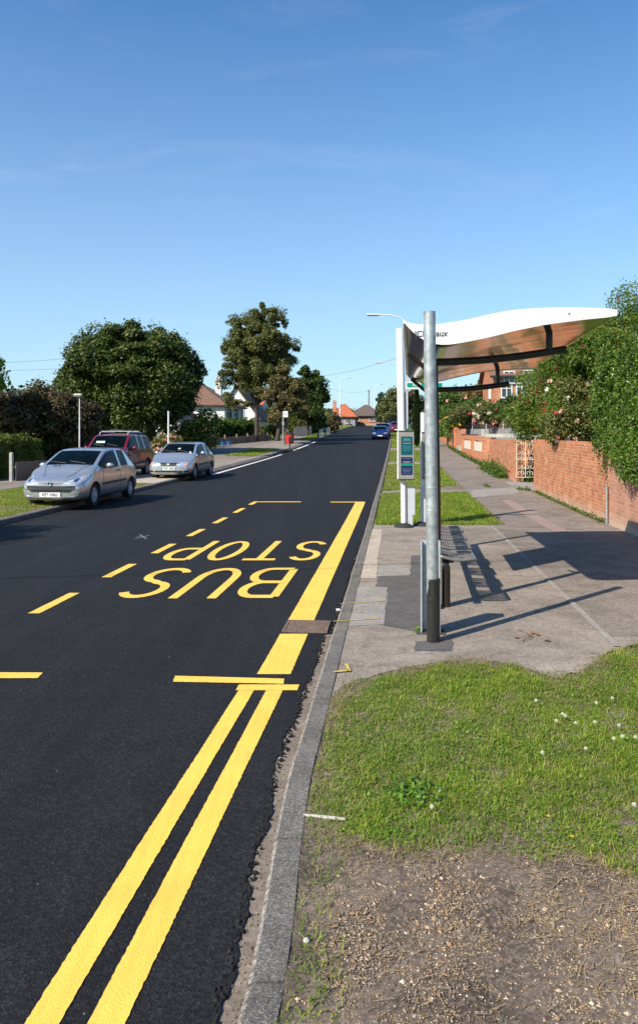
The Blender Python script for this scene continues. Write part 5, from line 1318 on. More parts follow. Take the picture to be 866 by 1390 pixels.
def box_hedge(name, label, p0, p1, th, z0, z1, mat, nl, size, seed, cat='hedge', bulge=.12, group=None, core=True):
    d = Vector((p1[0]-p0[0], p1[1]-p0[1])); L = d.length; t = thing(name, (p0[0], p0[1], 0), label, cat, group, rz=math.atan2(d.y, d.x))
    r = np.random.default_rng(seed); x = r.uniform(-.1, L+.1, nl); A = r.random(nl); z0f = z0 if callable(z0) else (lambda q: q*0+z0); z1f = z1 if callable(z1) else (lambda q: q*0+z1)
    s_ = np.where(r.random(nl) < .42, 0, np.where(r.random(nl) < .5, 1, 2)); zb_, zt_ = z0f(x), z1f(x)
    y = np.where(s_ == 0, 0, np.where(s_ == 1, th, r.uniform(0, th, nl))); z = np.where(s_ == 2, zt_, zb_+(zt_-zb_)*A)
    e = r.random(nl) < .16; x = np.where(e, np.where(r.random(nl) < .5, 0, L), x); y = np.where(e, r.uniform(0, th, nl), y); z = np.where(e, zb_+(zt_-zb_)*A, z)
    b_ = bulge*nz(x*1.0, z*1.3+y, 3.1, seed)+r.exponential(.03, nl)*r.choice([-1, 1], nl)
    c = np.stack([x, y+np.where(y < th/2, -1, 1)*b_, z+np.where(s_ == 2, b_, r.normal(0, .03, nl))], 1)
    out = np.stack([np.zeros(nl), np.where(s_ == 0, -1, np.where(s_ == 1, 1, 0)), np.where(s_ == 2, 1, 0)], 1)
    V, F = leafq(c, size, seed+1, .4, .62, nrm=out*.8)
    quick('foliage', V, F, MT[mat], t)
    if core:
        mb = MB(); n = max(2, int(L/.5)); V = []
        for i in range(n+1):
            q = L*i/n; q = min(max(q, .12), L-.12); za, zb2 = float(z0f(np.array(q)))+.08, float(z1f(np.array(q)))-.14
            V += [(q, .14, za), (q, th-.14, za), (q, th-.14, zb2), (q, .14, zb2)]
        mb.add(V, [(0,1,2,3), (4*n, 4*n+3, 4*n+2, 4*n+1)]+[(4*i+k_, 4*i+(k_+1) % 4, 4*i+4+(k_+1) % 4, 4*i+4+k_) for i in range(n) for k_ in range(4)])
        mb.build('inner_branches', MT['dark_bark'], t)
    return t
# right: the tall hedge hanging over the wall (local x runs up the road, local y points left)
def hz0(q): return .92+.10*nz(q, q*0, 2, 3)+.55*np.clip((q-2.5)/1.7, 0, 1)+.1
def hz1(q): return 3.95-.22*q+.0*q+.14*nz(q, q*0, 1.7, 5)
box_hedge('overhanging_hedge', 'tall dense glossy green hedge hanging over the brick wall', (XU(6.0, 11.0), 11.0), (XU(5.85, 15.5), 15.5), 1.75, hz0, hz1, 'lf_hedge', 120000, .028, 61, bulge=.16)
# sumac
sy_ = 22.4; sx_ = at(815, sy_)
ex = [(-1.7, 2.0, 2.4), (-1.4, 1.6, 2.9), (-1.2, 1.8, 3.5), (-1.0, 1.0, 4.3), (.2, 0, 5.0), (.7, -.4, 5.5), (-.4, 0, 4.0), (-1.3, .8, 2.2), (-.9, -.2, 2.5), (0, -.6, 3.1), (.9, -.8, 4.8), (1.2, -.9, 5.3), (-1.6, 2.2, 2.0), (-.3, -.6, 2.3), (-1.3, 0, 3.2)]
su_ = tree('sumac_tree', 'broad sumac tree with crimson seed cones behind the near wall', 'tree', sx_, sy_, 5.0, (.35, .3, 3.7, 2.2, 1.7, 2.0), 'lf_sumac', nl=90000, size=.06, tr=.07, nclump=46, cr_=.62, seed=71, trunks=((0, 0), (-.5, .4), (.4, .2)), extra_clumps=ex, asp=.34, up=.25, limbs=10)
cones = [(838,404),(862,452),(838,470),(826,508),(790,470),(733,518),(755,500),(728,530),(716,545),(757,520),(741,548),(806,430),(820,437),(705,538),(770,560)]
for px_, py_ in cones:
    yy = 20.7+(838-px_)*.012; c = (at(px_, yy)-sx_, yy-sy_, hz(py_, yy)-su_.location.z)
    r_ = np.random.default_rng(px_); q = r_.normal(0, 1, (70, 3))*np.array([[.02, .02, .05]]); V, F = leafq(np.array(c)+q, .02, px_, .5, .6); quick('seed_cone', V, F, MT['sumac_cone'], su_)
bush('rose_bush', 'tall leggy rose bush with pale pink blooms spilling over the wall', 'rose bush', at(783, 20.6), 20.6, 1.1, .55, 2.3, 'lf_rose', 17000, .038, 81, z=1.1, ncl=34, cr_=.34, flowers=[('fl_pink', 9, .075, 'rose_bloom'), ('fl_red', 3, .05, 'rose_bloom'), ('fl_white', 4, .06, 'rose_bloom')])
bush('rose_bush', 'small pink rose bush between the round conifer and the tall rose', 'rose bush', at(748, 24.4), 24.4, .7, .5, 1.5, 'lf_rose', 7000, .04, 82, z=1.2, ncl=16, cr_=.28, flowers=[('fl_pink', 7, .08, 'rose_bloom'), ('fl_red', 4, .06, 'rose_bloom')])
bush('round_conifer', 'rounded dark green conifer behind the gate', 'shrub', at(721, 29.5), 29.5, .62, .62, 1.15, 'lf_gold', 14000, .035, 83, z=hz(596, 29.5), ncl=40, cr_=.2, up=1.2, asp=.3)
bush('rose_bush', 'white and red rose bush beyond the black railings', 'rose bush', at(662, 47), 47, 1.1, .8, 1.5, 'lf_rose', 6000, .06, 84, z=hz(580, 47), ncl=16, cr_=.4, flowers=[('fl_white', 8, .17, 'rose_bloom'), ('fl_red', 4, .13, 'rose_bloom'), ('fl_pink', 5, .15, 'rose_bloom')])
bush('flower_bush', 'bush of yellow flowers at the far end of the brick walls', 'flower bush', at(617, 58), 58, .9, .6, 1.2, 'lf_bright', 4500, .06, 85, z=hz(584, 58), ncl=12, cr_=.35, flowers=[('fl_yellow', 12, .14, 'yellow_bloom')])
bush('shrub', 'grey-green rounded shrub in the garden above the railings', 'shrub', at(640, 56), 56, 1.8, 1, 1.8, 'lf_olive', 8000, .07, 86, z=hz(582, 56), ncl=22, cr_=.5)
bush('rose_bush', 'pink rose bush left of the rounded grey-green shrub', 'rose bush', at(622, 60), 60, 1.4, 1, 2.6, 'lf_bright', 8000, .08, 87, z=hz(584, 60), ncl=22, cr_=.5, flowers=[('fl_pink', 7, .15, 'rose_bloom')])
box_hedge('clipped_hedge', 'low clipped hedge on top of the farthest orange wall', (at(597, 66), 66), (at(612, 60), 60), 1.0, 1.6, hz(574, 63), 'lf_hedge', 9000, .06, 88)
tree('dense_shrub', 'dense dark shrub between the railings and the sumac', 'shrub', at(694, 46), 46, 3, (.3, 0, 1.2, 1.6, 1.4, 1.0), 'lf_dark', nl=16000, size=.085, tr=.08, nclump=30, cr_=.6, seed=89, z=hz(583, 40))
tree('dense_shrub', 'mid green shrub in front of the brick house', 'shrub', at(648, 58), 58, 4, (0, 0, 1.3, 1.6, 1.4, 1.1), 'lf_bright', nl=9000, size=.11, tr=.1, nclump=30, cr_=.8, seed=90, z=hz(582, 62))
tree('small_tree', 'orange-brown leaved small tree left of the brick house', 'tree', at(648, 78), 78, 5, (0, 0, 3.1, 2.7, 2, 1.9), 'lf_orange', nl=14000, size=.13, tr=.12, nclump=34, cr_=.8, seed=91, z=hz(588, 78))
tree('small_tree', 'round bright green tree under the far roof arm', 'tree', at(619, 92), 92, 6, (0, 0, 3.3, 3.3, 2.4, 2.2), 'lf_bright', nl=14000, size=.15, tr=.12, nclump=34, cr_=.9, seed=92, z=hz(590, 92))
bush('pale_shrub', 'pale pinkish feathery shrub in the terraced garden', 'shrub', at(643, 70), 70, 2.3, 1, 2.2, 'fl_pink', 5000, .09, 93, z=hz(580, 70), ncl=14, cr_=.5)
tree('small_tree', 'dark tree rising behind the sumac at the right edge', 'tree', at(850, 26), 26, 6, (0, 0, 2.9, 2.6, 2.0, 1.9), 'lf_dark', nl=16000, size=.08, tr=.1, nclump=34, cr_=.7, seed=94, z=1.2)
# weeds at the wall feet
def weeds(name, label, pts, n, seed, size=.035, hgt=.2, mat='lf_bright', spread=.15):
    r = np.random.default_rng(seed); i = r.integers(0, len(pts), n); p = np.array(pts)[i]+np.stack([r.normal(0, spread*.6, n), r.normal(0, spread*1.6, n)], 1)
    z = P(p[:, 1])+.03+np.abs(r.normal(0, hgt*.5, n)); V, F = leafq(np.stack([p[:, 0], p[:, 1], z], 1), size, seed, .6, .55)
    return tag(quick(name, V, F, MT[mat]), label, 'weeds', kind='stuff')
weeds('weeds', 'bushy weeds at the foot of the shorter brick wall beyond the gate', [(XU(4.05, y), y) for y in (29.6, 30.2, 31, 31.8, 32.6, 33.6, 35)], 2600, 95, .055, .42, spread=.2)
weeds('weeds', 'sparse weeds and dead leaves along the foot of the near brick wall', [(XU(4.22, y), y) for y in np.arange(15.8, 23.5, .35)], 1500, 96, .026, .09, spread=.05)
weeds('weeds', 'weeds along the foot of the farther walls', [(XU(4.22, y), y) for y in np.arange(38, 62, .8)], 2500, 97, .06, .2, spread=.08)
weeds('weeds', 'dry fallen leaves gathered along the near wall', [(XU(4.15, y), y) for y in np.arange(15.2, 24, .3)], 900, 98, .025, .01, 'leaf_brown', .07)
weeds('weeds', 'small weed tufts in the paved crossing by the gate', [(XU(3.9, 24.2), 24.2), (XU(4.1, 23.9), 23.9), (XU(3.0, 25.3), 25.3)], 500, 99, .03, .1, spread=.08)
weeds('weeds', 'greenery showing behind and below the cream gate', [(at(712, 28), 28), (at(718, 27.9), 27.9)], 900, 100, .05, .35, spread=.2)

# ---- left side planting
T1 = 50.0; tx = at(215, T1)
ex = [(3.2, -.5, 2.3), (3.0, .2, 1.2), (-4.6, 0, 2.6), (-5.4, 0, 3.6), (2.4, -1.2, 1.9), (-3.4, -.6, 1.7), (1.9, -.8, 1.2), (2.6, 0, .9), (-5.2, .3, 2.4), (-4.2, -.3, 1.6), (-6.0, 0, 3.0), (-5.8, 0, 4.6), (-2.6, -1.0, 1.9), (-1.2, -1.6, 2.2), (.6, -1.4, 1.9), (-5.0, 0, 1.8), (-3.0, -1.6, 2.6), (.2, -2.4, 2.8)]
tree('broad_tree', 'broad dense dark green tree with a rounded crown at left', 'tree', tx, T1, 9, (-1.7, 0, 4.9, 5.35, 4.6, 3.95), 'lf_oak', 'dark_bark', nl=150000, size=.11, tr=.26, nclump=190, cr_=.95, seed=101, extra_clumps=ex, shell=.62, up=.9, limbs=16)
ox_, oy_ = at(347, 71), 71
ex = [(q*1.0, 0, z) for q, z in ((.3, 12.6), (-.5, 12.0), (1.1, 12.1), (.2, 11.6), (-2.6, 3.4), (-3.0, 4.4), (2.7, 4.0), (2.4, 2.8), (-2.0, 3.7), (-1.0, 3.5), (1.0, 3.6), (3.2, 4.8), (-3.3, 5.3), (1.8, 3.2), (-2.8, 4.0))]
tree('tall_tree', 'tall airy tree with gaps in its olive crown, centre left', 'tree', ox_+.3, oy_, 13, (.1, 0, 7.9, 4.0, 3.4, 5.2), 'lf_olive', 'dark_bark', nl=95000, size=.12, tr=.24, nclump=320, cr_=.58, seed=102, trunks=((-.2, 0), (1.6, .8)), shell=.3, limbs=36, th=3.4, extra_clumps=ex, asp=.45)
tree('browning_tree', 'brown-tinged small tree in front of the tall airy one', 'tree', at(388, 66), 66, 7, (0, 0, 4.0, 2.1, 1.8, 3.3), 'lf_brown', 'dark_bark', nl=22000, size=.11, tr=.12, nclump=55, cr_=.6, seed=103, shell=.3)
tree('dark_tree', 'dark green leafy tree right of the tall airy one', 'tree', at(418, 84), 84, 8, (0, 0, 4.2, 2.5, 2.2, 3.8), 'lf_dark', 'dark_bark', nl=26000, size=.14, tr=.18, nclump=55, cr_=.8, seed=104, shell=.4)
tree('purple_tree', 'low purple-leaved plum tree over the hedge at left edge', 'tree', at(60, 34), 34, 4, (-.3, 0, 2.35, 3.2, 2.0, 1.55), 'lf_purple', 'dark_bark', nl=52000, size=.07, tr=.12, nclump=80, cr_=.6, seed=105, shell=.5, extra_clumps=[(1.4, -.3, 1.4), (1.9, 0, 1.0), (2.2, 0, 1.9), (-2.0, 0, 1.3), (.4, -.3, 1.1)])
tree('leafy_tree', 'green tree branches reaching in at the left edge against the sky', 'tree', at(-42, 31), 31, 6, (-.3, 0, 3.9, 2.1, 1.8, 1.9), 'lf_sumac', 'dark_bark', nl=12000, size=.08, tr=.12, nclump=34, cr_=.5, seed=106, shell=.4)
box_hedge('garden_hedge', 'yellow-green privet hedge behind the left footway', (at(-40, 26.5), 26.5), (at(58, 31.5), 31.5), 1.3, .1, lambda q: 1.62+q*0, 'lf_gold', 42000, .04, 107, bulge=.14)
box_hedge('dark_hedge', 'dark shaded hedge behind the silver hatchback', (at(60, 33.5), 33.5), (at(128, 37), 37), 1.2, .1, lambda q: 1.9+.25*nz(q, q*0, 1.5, 3), 'lf_dark', 26000, .055, 108, bulge=.3)
box_hedge('dark_hedge', 'dark hedge in the shade under the broad tree', (at(118, 56), 56), (at(206, 57), 57), 1.5, .2, lambda q: 2.6+.25*nz(q, q*0, 1.2, 3), 'lf_dark', 14000, .08, 138, bulge=.3)
fp = tag(MB().box((0, 0, .5), (.12, .12, 1.06), bev=.02).build('fence_post', MT['concrete'], loc=(at(16, 27.0), 27.0, GZ(at(16, 27), 27))), 'pale concrete fence post in front of the yellow-green hedge', 'post')
wf = thing('board_fence', (at(22, 27.2), 27.2, GZ(at(22, 27.2), 27.2)), 'low dark board fence right of the concrete post', 'fence', rz=math.atan2(2.6, at(75, 29.8)-at(22, 27.2)))
Lf = math.hypot(2.6, at(75, 29.8)-at(22, 27.2)); mb = MB()
for i in range(int(Lf/.14)): mb.box((.07+i*.14, 0, .34), (.13, .02, .66+.02*math.sin(i*7)), bev=.004)
mb.build('boards', MT['wood'], wf); MB().box((Lf/2, .03, .5), (Lf, .04, .07)).build('rail', MT['wood'], wf)
box_hedge('bright_hedge', 'bright green informal hedge behind the low wooden fence', (at(288, 70), 70), (at(352, 80), 80), 2.4, 1.0, lambda q: 2.85+.3*nz(q, q*0, .9, 4), 'lf_bright', 32000, .1, 109, bulge=.5)
box_hedge('clipped_hedge', 'rounded clipped hedge beyond the dark green tree', (at(417, 92), 92), (at(446, 100), 100), 2.4, 1.6, lambda q: 4.5-.08*(q-3)**2, 'lf_gold', 16000, .1, 110, bulge=.3)
bush('shrub', 'grey-green low shrub at the end of the low wooden fence', 'shrub', at(369, 76), 76, 1.6, 1.2, 1.7, 'lf_olive', 6000, .09, 111)
bush('shrub', 'dark shrub in front of the garage at left', 'shrub', at(247, 55), 55, 1.2, 1, 1.6, 'lf_dark', 6000, .08, 112)
bush('shrub', 'yellow-green shrub at the left end of the low wooden fence', 'shrub', at(279, 60), 60, 1.0, .8, 1.5, 'lf_gold', 5000, .07, 113)
bush('flower_bush', 'bush of pink flowers by the thin white pole', 'flower bush', at(228, 45), 45, 1.0, .6, 1.4, 'lf_rose', 4000, .06, 114, flowers=[('fl_pink', 34, .10, 'pink_bloom')])
# low wooden fence with posts
fa_, fb_ = (at(288, 63), 63), (at(363, 73), 73); d = math.dist(fa_, fb_)
wf = thing('picket_fence', (fa_[0], fa_[1], 0), 'low brown wooden fence in front of the bright green hedge', 'fence', rz=math.atan2(fb_[1]-fa_[1], fb_[0]-fa_[0]))
zz = lambda q: GZ(fa_[0]+(fb_[0]-fa_[0])*q/d, fa_[1]+(fb_[1]-fa_[1])*q/d)
mb = MB()
for i in range(int(d/.16)): q = .08+i*.16; mb.box((q, 0, zz(q)+.32), (.15, .03, .62+.03*math.sin(i*5)))
mb.build('pickets', MT['wood'], wf)
for i in range(6): q = d*i/5; MB().box((q, -.06, zz(q)+.42), (.16, .14, .86), bev=.02).build('post', MT['concrete'] if i in (0,) else MT['wood'], wf)
for k, px_ in enumerate((303, 311)):
    x = at(px_, 62.6+k*1.0); y = 62.6+k; tb = MB().lathe([(.10, 0), (.17, .02), (.22, .28), (.235, .3), (.2, .3), (.1, .27)], n=14).build('plastic_tub', MT['blue_tub'], loc=(x, y, GZ(x, y)+.05), smooth=True)
    tag(tb, ('small blue plastic tub by the low fence, left one of the pair', 'small blue plastic tub by the low fence, right one of the pair')[k], 'tub')
# shade-throwing small tree and overhead wire just outside the view at left
tree('street_tree', 'small tree outside the view that shades the left road edge', 'tree', -10.6, 10.2, 6, (0, 0, 4.3, 2.0, 2.2, 1.5), 'lf_dark', nl=9000, size=.08, tr=.1, nclump=26, cr_=.55, seed=115, shell=.4)
# far woods and hedges so the land does not end bare
def woods(name, label, pts, n, hgt, size, mat, seed, wid=4):
    r = np.random.default_rng(seed); pts = np.array(pts, float); seg = r.integers(0, len(pts)-1, n); t = r.random(n)[:, None]
    p = pts[seg]*(1-t)+pts[seg+1]*t; x = p[:, 0]+r.normal(0, wid*.4, n); y = p[:, 1]+r.normal(0, wid*.4, n)
    top = hgt*(.7+.3*nz(x, y, .35, seed)+.12*nz(x, y, 1.3, seed+1)); z0 = np.array([GZ(a, b) for a, b in zip(x, y)]); z = z0+top*r.random(n)**.6
    V, F = leafq(np.stack([x, y, z], 1), size, seed, .6, .7); return tag(quick(name, V, F, MT[mat]), label, 'trees', kind='stuff')
woods('far_trees', 'dark belt of trees and hedges behind the left gardens', [(-60, 60), (-38, 75), (-26, 95), (-14, 125)], 34000, 5.5, .28, 'lf_dark', 120, 6)
woods('far_trees', 'distant hedges and trees on the hill at the left', [(-9, 112), (-4, 135), (1, 160), (4, 190)], 26000, 3.4, .26, 'lf_olive', 121, 5)
woods('far_trees', 'distant trees above the right gardens', [(40, 70), (34, 95), (30, 125), (30, 180)], 26000, 6.5, .32, 'lf_dark', 122, 6)
woods('far_trees', 'leafy gardens between the right-hand houses', [(15, 72), (18, 85), (21, 110), (26, 150)], 22000, 3.6, .2, 'lf_bright', 123, 3)
woods('far_trees', 'trees closing the view at the top of the road', [(0, 270), (14, 262), (30, 262), (60, 260)], 18000, 6.0, .5, 'lf_olive', 124, 8)
tree('bare_topped_tree', 'thin-topped tree left of the white mast on the skyline', 'tree', at(537, 150), 150, 10, (0, 0, 4.6, 3.8, 3, 3.6), 'lf_olive', nl=9000, size=.2, tr=.2, nclump=50, cr_=.9, seed=125, shell=.2, limbs=30)
tree('dark_conifer', 'small pointed dark conifer on the skyline beside the road top', 'tree', at(517, 150), 150, 7, (0, 0, 3.4, 1.1, 1.1, 3.4), 'lf_conifer', nl=6000, size=.2, tr=.15, nclump=24, cr_=.7, seed=126)
tree('far_tree', 'rounded tree on the skyline just left of the white mast', 'tree', at(529, 140), 140, 6, (0, 0, 2.6, 3.0, 2, 2.4), 'lf_olive', nl=8000, size=.18, tr=.15, nclump=26, cr_=.9, seed=130)
tree('russet_tree', 'dark russet tree between the white mast and the grey post', 'tree', at(557, 120), 120, 8, (0, 0, 3.7, 2.3, 2, 3.0), 'lf_purple', nl=8000, size=.16, tr=.15, nclump=30, cr_=.7, seed=127)
# slim cypress
cy = 62; cxp = at(565.5, cy); t = thing('cypress', (cxp, cy, GZ(cxp, cy)), 'slim dark cypress seen beneath the green bus stop flag', 'tree')
r = np.random.default_rng(128); n = 9000; hh = r.random(n); H_ = hz(524, cy)-GZ(cxp, cy); rad = .42*np.sin(np.pi*np.clip(hh*.93+.05, 0, 1))**.6*(1-hh*.55); a = r.uniform(0, 6.28, n)
V, F = leafq(np.stack([rad*np.cos(a), rad*np.sin(a), .2+hh*(H_-.2)], 1), .09, 129, 1.5, .4); quick('crown', V, F, MT['lf_conifer'], t)
MB().tube([(0, 0, -.1), (0, 0, H_*.8)], [.08, .02], 8).build('trunk', MT['bark'], t)
# ------------------------------------------------------------------ houses
def house(name, label, x, y, w, d, eave, ridge, wall, roof, kind='gable_x', rz=RZ, wins=(), z=None, chim=(), cat='house', over=.35, doors=()):
    """x,y = front left corner; local x to the right, local y away. wins: (face, pos, z, w, h)"""
    z = Pz(y) if z is None else z; t = thing(name, (x, y, z), label, cat, rz=rz)
    W_ = MB(); W_.box((w/2, d/2, eave/2-.5), (w, d, eave+1.0))
    if kind == 'gable_x': W_.add([(0, 0, eave), (0, d, eave), (0, d/2, ridge), (w, 0, eave), (w, d, eave), (w, d/2, ridge)], [(0,1,2), (3,5,4), (0,2,5,3), (1,4,5,2), (0,3,4,1)])
    if kind == 'gable_y': W_.add([(0, 0, eave), (w, 0, eave), (w/2, 0, ridge), (0, d, eave), (w, d, eave), (w/2, d, ridge)], [(0,1,2), (3,5,4), (0,2,5,3), (1,4,5,2), (0,3,4,1)])
    W_.build('wall', MT[wall], t)
    o = over; R_ = MB(); th = .14
    def slab(q): 
        n_ = (Vector(q[1])-Vector(q[0])).cross(Vector(q[2])-Vector(q[1])).normalized()
        if n_.z < 0: n_ = -n_
        k = len(q); R_.add([Vector(p)+n_*.012 for p in q]+[Vector(p)+n_*th for p in q], [tuple(range(k)), tuple(range(k, 2*k))]+[(i, (i+1) % k, k+(i+1) % k, k+i) for i in range(k)])
    sl = (ridge-eave)
    if kind == 'gable_x':
        k = sl/(d/2); slab([(-o, -o, eave-k*o), (w+o, -o, eave-k*o), (w+o, d/2, ridge), (-o, d/2, ridge)]); slab([(-o, d+o, eave-k*o), (w+o, d+o, eave-k*o), (w+o, d/2, ridge), (-o, d/2, ridge)])
    elif kind == 'gable_y':
        k = sl/(w/2); slab([(-o, -o, eave-k*o), (w/2, -o, ridge), (w/2, d+o, ridge), (-o, d+o, eave-k*o)]); slab([(w+o, -o, eave-k*o), (w/2, -o, ridge), (w/2, d+o, ridge), (w+o, d+o, eave-k*o)])
    elif kind == 'hip':
        h_ = min(w, d)/2; k = sl/h_; e = eave-k*o
        a, b_ = ((h_, d/2, ridge), (w-h_, d/2, ridge)) if w >= d else ((w/2, h_, ridge), (w/2, d-h_, ridge))
        c = [(-o, -o, e), (w+o, -o, e), (w+o, d+o, e), (-o, d+o, e)]
        if w >= d: slab([c[0], c[1], b_, a]); slab([c[2], c[3], a, b_]); slab([c[3], c[0], a]); slab([c[1], c[2], b_])
        else: slab([c[0], c[1], a]); slab([c[2], c[3], b_]); slab([c[3], c[0], a, b_]); slab([c[1], c[2], b_, a])
    ro = R_.build('roof', MT[roof], t)
    MB().box((w/2, -o-.05, eave-(sl/(min(w, d)/2))*o+.02), (w+2*o, .1, .1)).build('gutter', MT['iron_black'], ro)
    for (cx_, cy_, cz0, cz1) in chim:
        c = MB().box((cx_, cy_, (cz0+cz1)/2), (.62, .6, cz1-cz0)).build('chimney', MT[wall if wall != 'render_grey' else 'brick'], ro)
        MB().box((cx_, cy_, cz1+.05), (.84, .74, .1)).build('chimney_cap', MT['concrete'], c)
        for s_ in (-.16, .16): MB().lathe([(.1, 0), (.09, .35), (.11, .36)], (cx_+s_, cy_, cz1+.1), n=10).build('chimney_pot', MT['tile_red'], c)
    for (fc, pos, wz, ww, wh) in wins:
        if fc == 'f': c0, ax = Vector((pos, 0, wz)), Vector((1, 0, 0)); nn_ = Vector((0, -1, 0))
        elif fc == 'l': c0, ax = Vector((0, pos, wz)), Vector((0, 1, 0)); nn_ = Vector((-1, 0, 0))
        else: c0, ax = Vector((w, pos, wz)), Vector((0, 1, 0)); nn_ = Vector((1, 0, 0))
        rzw = 0 if fc == 'f' else math.pi/2
        fr = MB(); nmul = 2 if ww > .9 else 1
        for sx_ in (-1, 1): fr.box(c0+ax*sx_*(ww/2-.04)+nn_*.03, (.08, .10, wh), rz=rzw)
        for sz_ in (-1, 1): fr.box(c0+Vector((0, 0, sz_*(wh/2-.04)))+nn_*.032, (ww-.16, .10, .08), rz=rzw)
        for k in range(1, nmul+1): fr.box(c0+ax*(-ww/2+ww*k/(nmul+1))+nn_*.025, (.06, .08, wh-.16), rz=rzw)
        fr.box(c0+Vector((0, 0, wh*.2))+nn_*.022, (ww-.16, .06, .05), rz=rzw)
        fo = fr.build('window', MT['render_white'], t)
        MB().box(c0+nn_*.006, (ww-.04, .03, wh-.04), rz=rzw).build('pane', MT['winglass'], fo)
        MB().box(c0+Vector((0, 0, -wh/2-.04))+nn_*.07, (ww+.16, .2, .06), rz=rzw).build('sill', MT['concrete'], fo)
    for (fc, pos, mt_) in doors:
        MB().box((pos, -.03, 1.02), (.95, .08, 2.04)).build('door', MT[mt_], t)
    return t
# white bungalow-like house at left with brown hipped roof
g80 = Pz(80)+.1; e80 = hz(549, 80)-g80
house('white_house', 'white rendered house with a brown hipped roof beside the broad tree', at(307, 80)-8.5, 80, 8.5, 10, e80, e80+2.6, 'render_white', 'tile_brown', 'hip', RZ, z=g80,
      wins=[('f', 2.2, e80-1.5, 1.5, 1.2), ('f', 5.0, e80-1.5, 1.1, 1.2), ('r', 2.2, e80-1.0, 2.4, 1.5), ('r', 5.6, e80-1.0, 2.4, 1.5), ('r', 8.5, e80-1.0, 1.2, 1.5)], chim=[(6.6, 5.5, e80+.8, hz(519, 86)-g80)])
g96 = Pz(96)+.1
house('white_house', 'steep gabled white house right of the brown hipped one', at(292, 96), 96, 5.4, 8, hz(566, 96)-g96, hz(526, 96)-g96, 'render_white', 'tile_brown', 'gable_y', RZ, z=g96, wins=[('f', 3.2, hz(560, 96)-g96, 1.1, 1.2)], chim=[(2.2, 3, 3.6, hz(520, 96)-g96)])
g112 = Pz(112)+.1
house('red_roofed_house', 'house with a bright red tiled roof showing through the tall tree', at(322, 112), 112, 3.6, 8, hz(549, 112)-g112, hz(531, 112)-g112, 'render_white', 'tile_red', 'gable_x', RZ, z=g112, wins=[('f', .9, hz(554, 112)-g112, 1.0, 1.2), ('f', 2.6, hz(554, 112)-g112, 1.0, 1.2)], chim=[(.6, 4, 5, hz(524, 112)-g112)])
gg = Pz(60)+.1
house('grey_garage', 'flat grey rendered outbuilding behind the thin white pole', at(226, 60), 60, 1.1, 4.5, hz(562, 60)-gg, hz(558, 60)-gg, 'render_grey', 'tile_dark', 'gable_y', RZ, z=gg, over=.1, cat='outbuilding', wins=[('f', .55, hz(572, 60)-gg, .5, .7)])
house('garden_wall', 'x', 0, 0, 1, 1, 1, 1.2, 'brick', 'tile_dark') if False else None
t, L = flatwall('brick_wall', 'low shaded brick wall behind the two parked silver cars', (at(190, 50.5)-3, 50.5), (at(288, 56), 56), .1, Pz(53)+.95, .2, 'brick')
MB().box((L/2, 0, Pz(53)+.975), (L, .26, .05)).build('coping', MT['concrete'], t)
# far houses at the top of the hill
gh = Pz(150)+.1; 
house('far_bungalow', 'red-roofed bungalow on the skyline left of the road top', at(450, 150), 150, 4.6, 9, hz(564, 150)-gh, hz(548, 150)-gh, 'render_grey', 'tile_red', 'hip', RZ, z=gh, wins=[('f', 1.3, hz(571, 150)-gh, 1.2, 1.1), ('f', 3.3, hz(571, 150)-gh, 1.2, 1.1)], chim=[(.2, 5, hz(566, 150)-gh, hz(545, 150)-gh)])
house('far_bungalow', 'dark-roofed bungalow joined on the right of the red-roofed one', at(470, 160), 160, 8.0, 8, hz(564, 160)-gh-.2, hz(549, 160)-gh-.2, 'brick', 'tile_dark', 'hip', RZ, z=gh+.2, wins=[('f', 2, hz(570, 160)-gh, 1.4, 1.0), ('f', 5.5, hz(570, 160)-gh, 1.4, 1.0)])
house('far_bungalow', 'low brick bungalow at the very top of the road', at(497, 205), 205, 7.5, 8, hz(568, 205)-Pz(205)-.1, hz(558, 205)-Pz(205)-.1, 'brick', 'tile_dark', 'gable_x', RZ, z=Pz(205)+.1, wins=[('f', 2, 2.0, 1.4, 1.0), ('f', 5.5, 2.0, 1.4, 1.0)])
# brick house on the right slope
yb_ = 62; xb_ = at(670, yb_); zb0 = hz(592, yb_)
house('brick_house', 'tall red brick house with white windows above the right gardens', xb_, yb_, 9, 8, hz(509, yb_)-zb0, hz(470, yb_)-zb0, 'brick', 'tile_brown', 'gable_x', RZ-.0, z=zb0,
      wins=[('f', 1.0, hz(531, yb_)-zb0, .9, 1.1), ('f', 2.2, hz(529, yb_)-zb0, .9, 1.1), ('f', 1.2, hz(512, yb_)-zb0, .9, 1.0), ('f', 2.9, hz(511, yb_)-zb0, 1.1, 1.0), ('f', 4.6, hz(528, yb_)-zb0, 1.3, 1.2), ('l', 2.5, hz(530, yb_)-zb0, 1.0, 1.1)], chim=[(2, 4, 5, 8.0)])
house('far_house', 'low tiled house behind the far gardens at right', at(600, 98), 98, 5.5, 7, hz(562, 98)-Pz(98)-1, hz(551, 98)-Pz(98)-1, 'brick', 'tile_dark', 'gable_x', RZ, z=Pz(98)+1.0, wins=[('f', 2, hz(568, 98)-Pz(98)-1, 1.3, 1.0)])

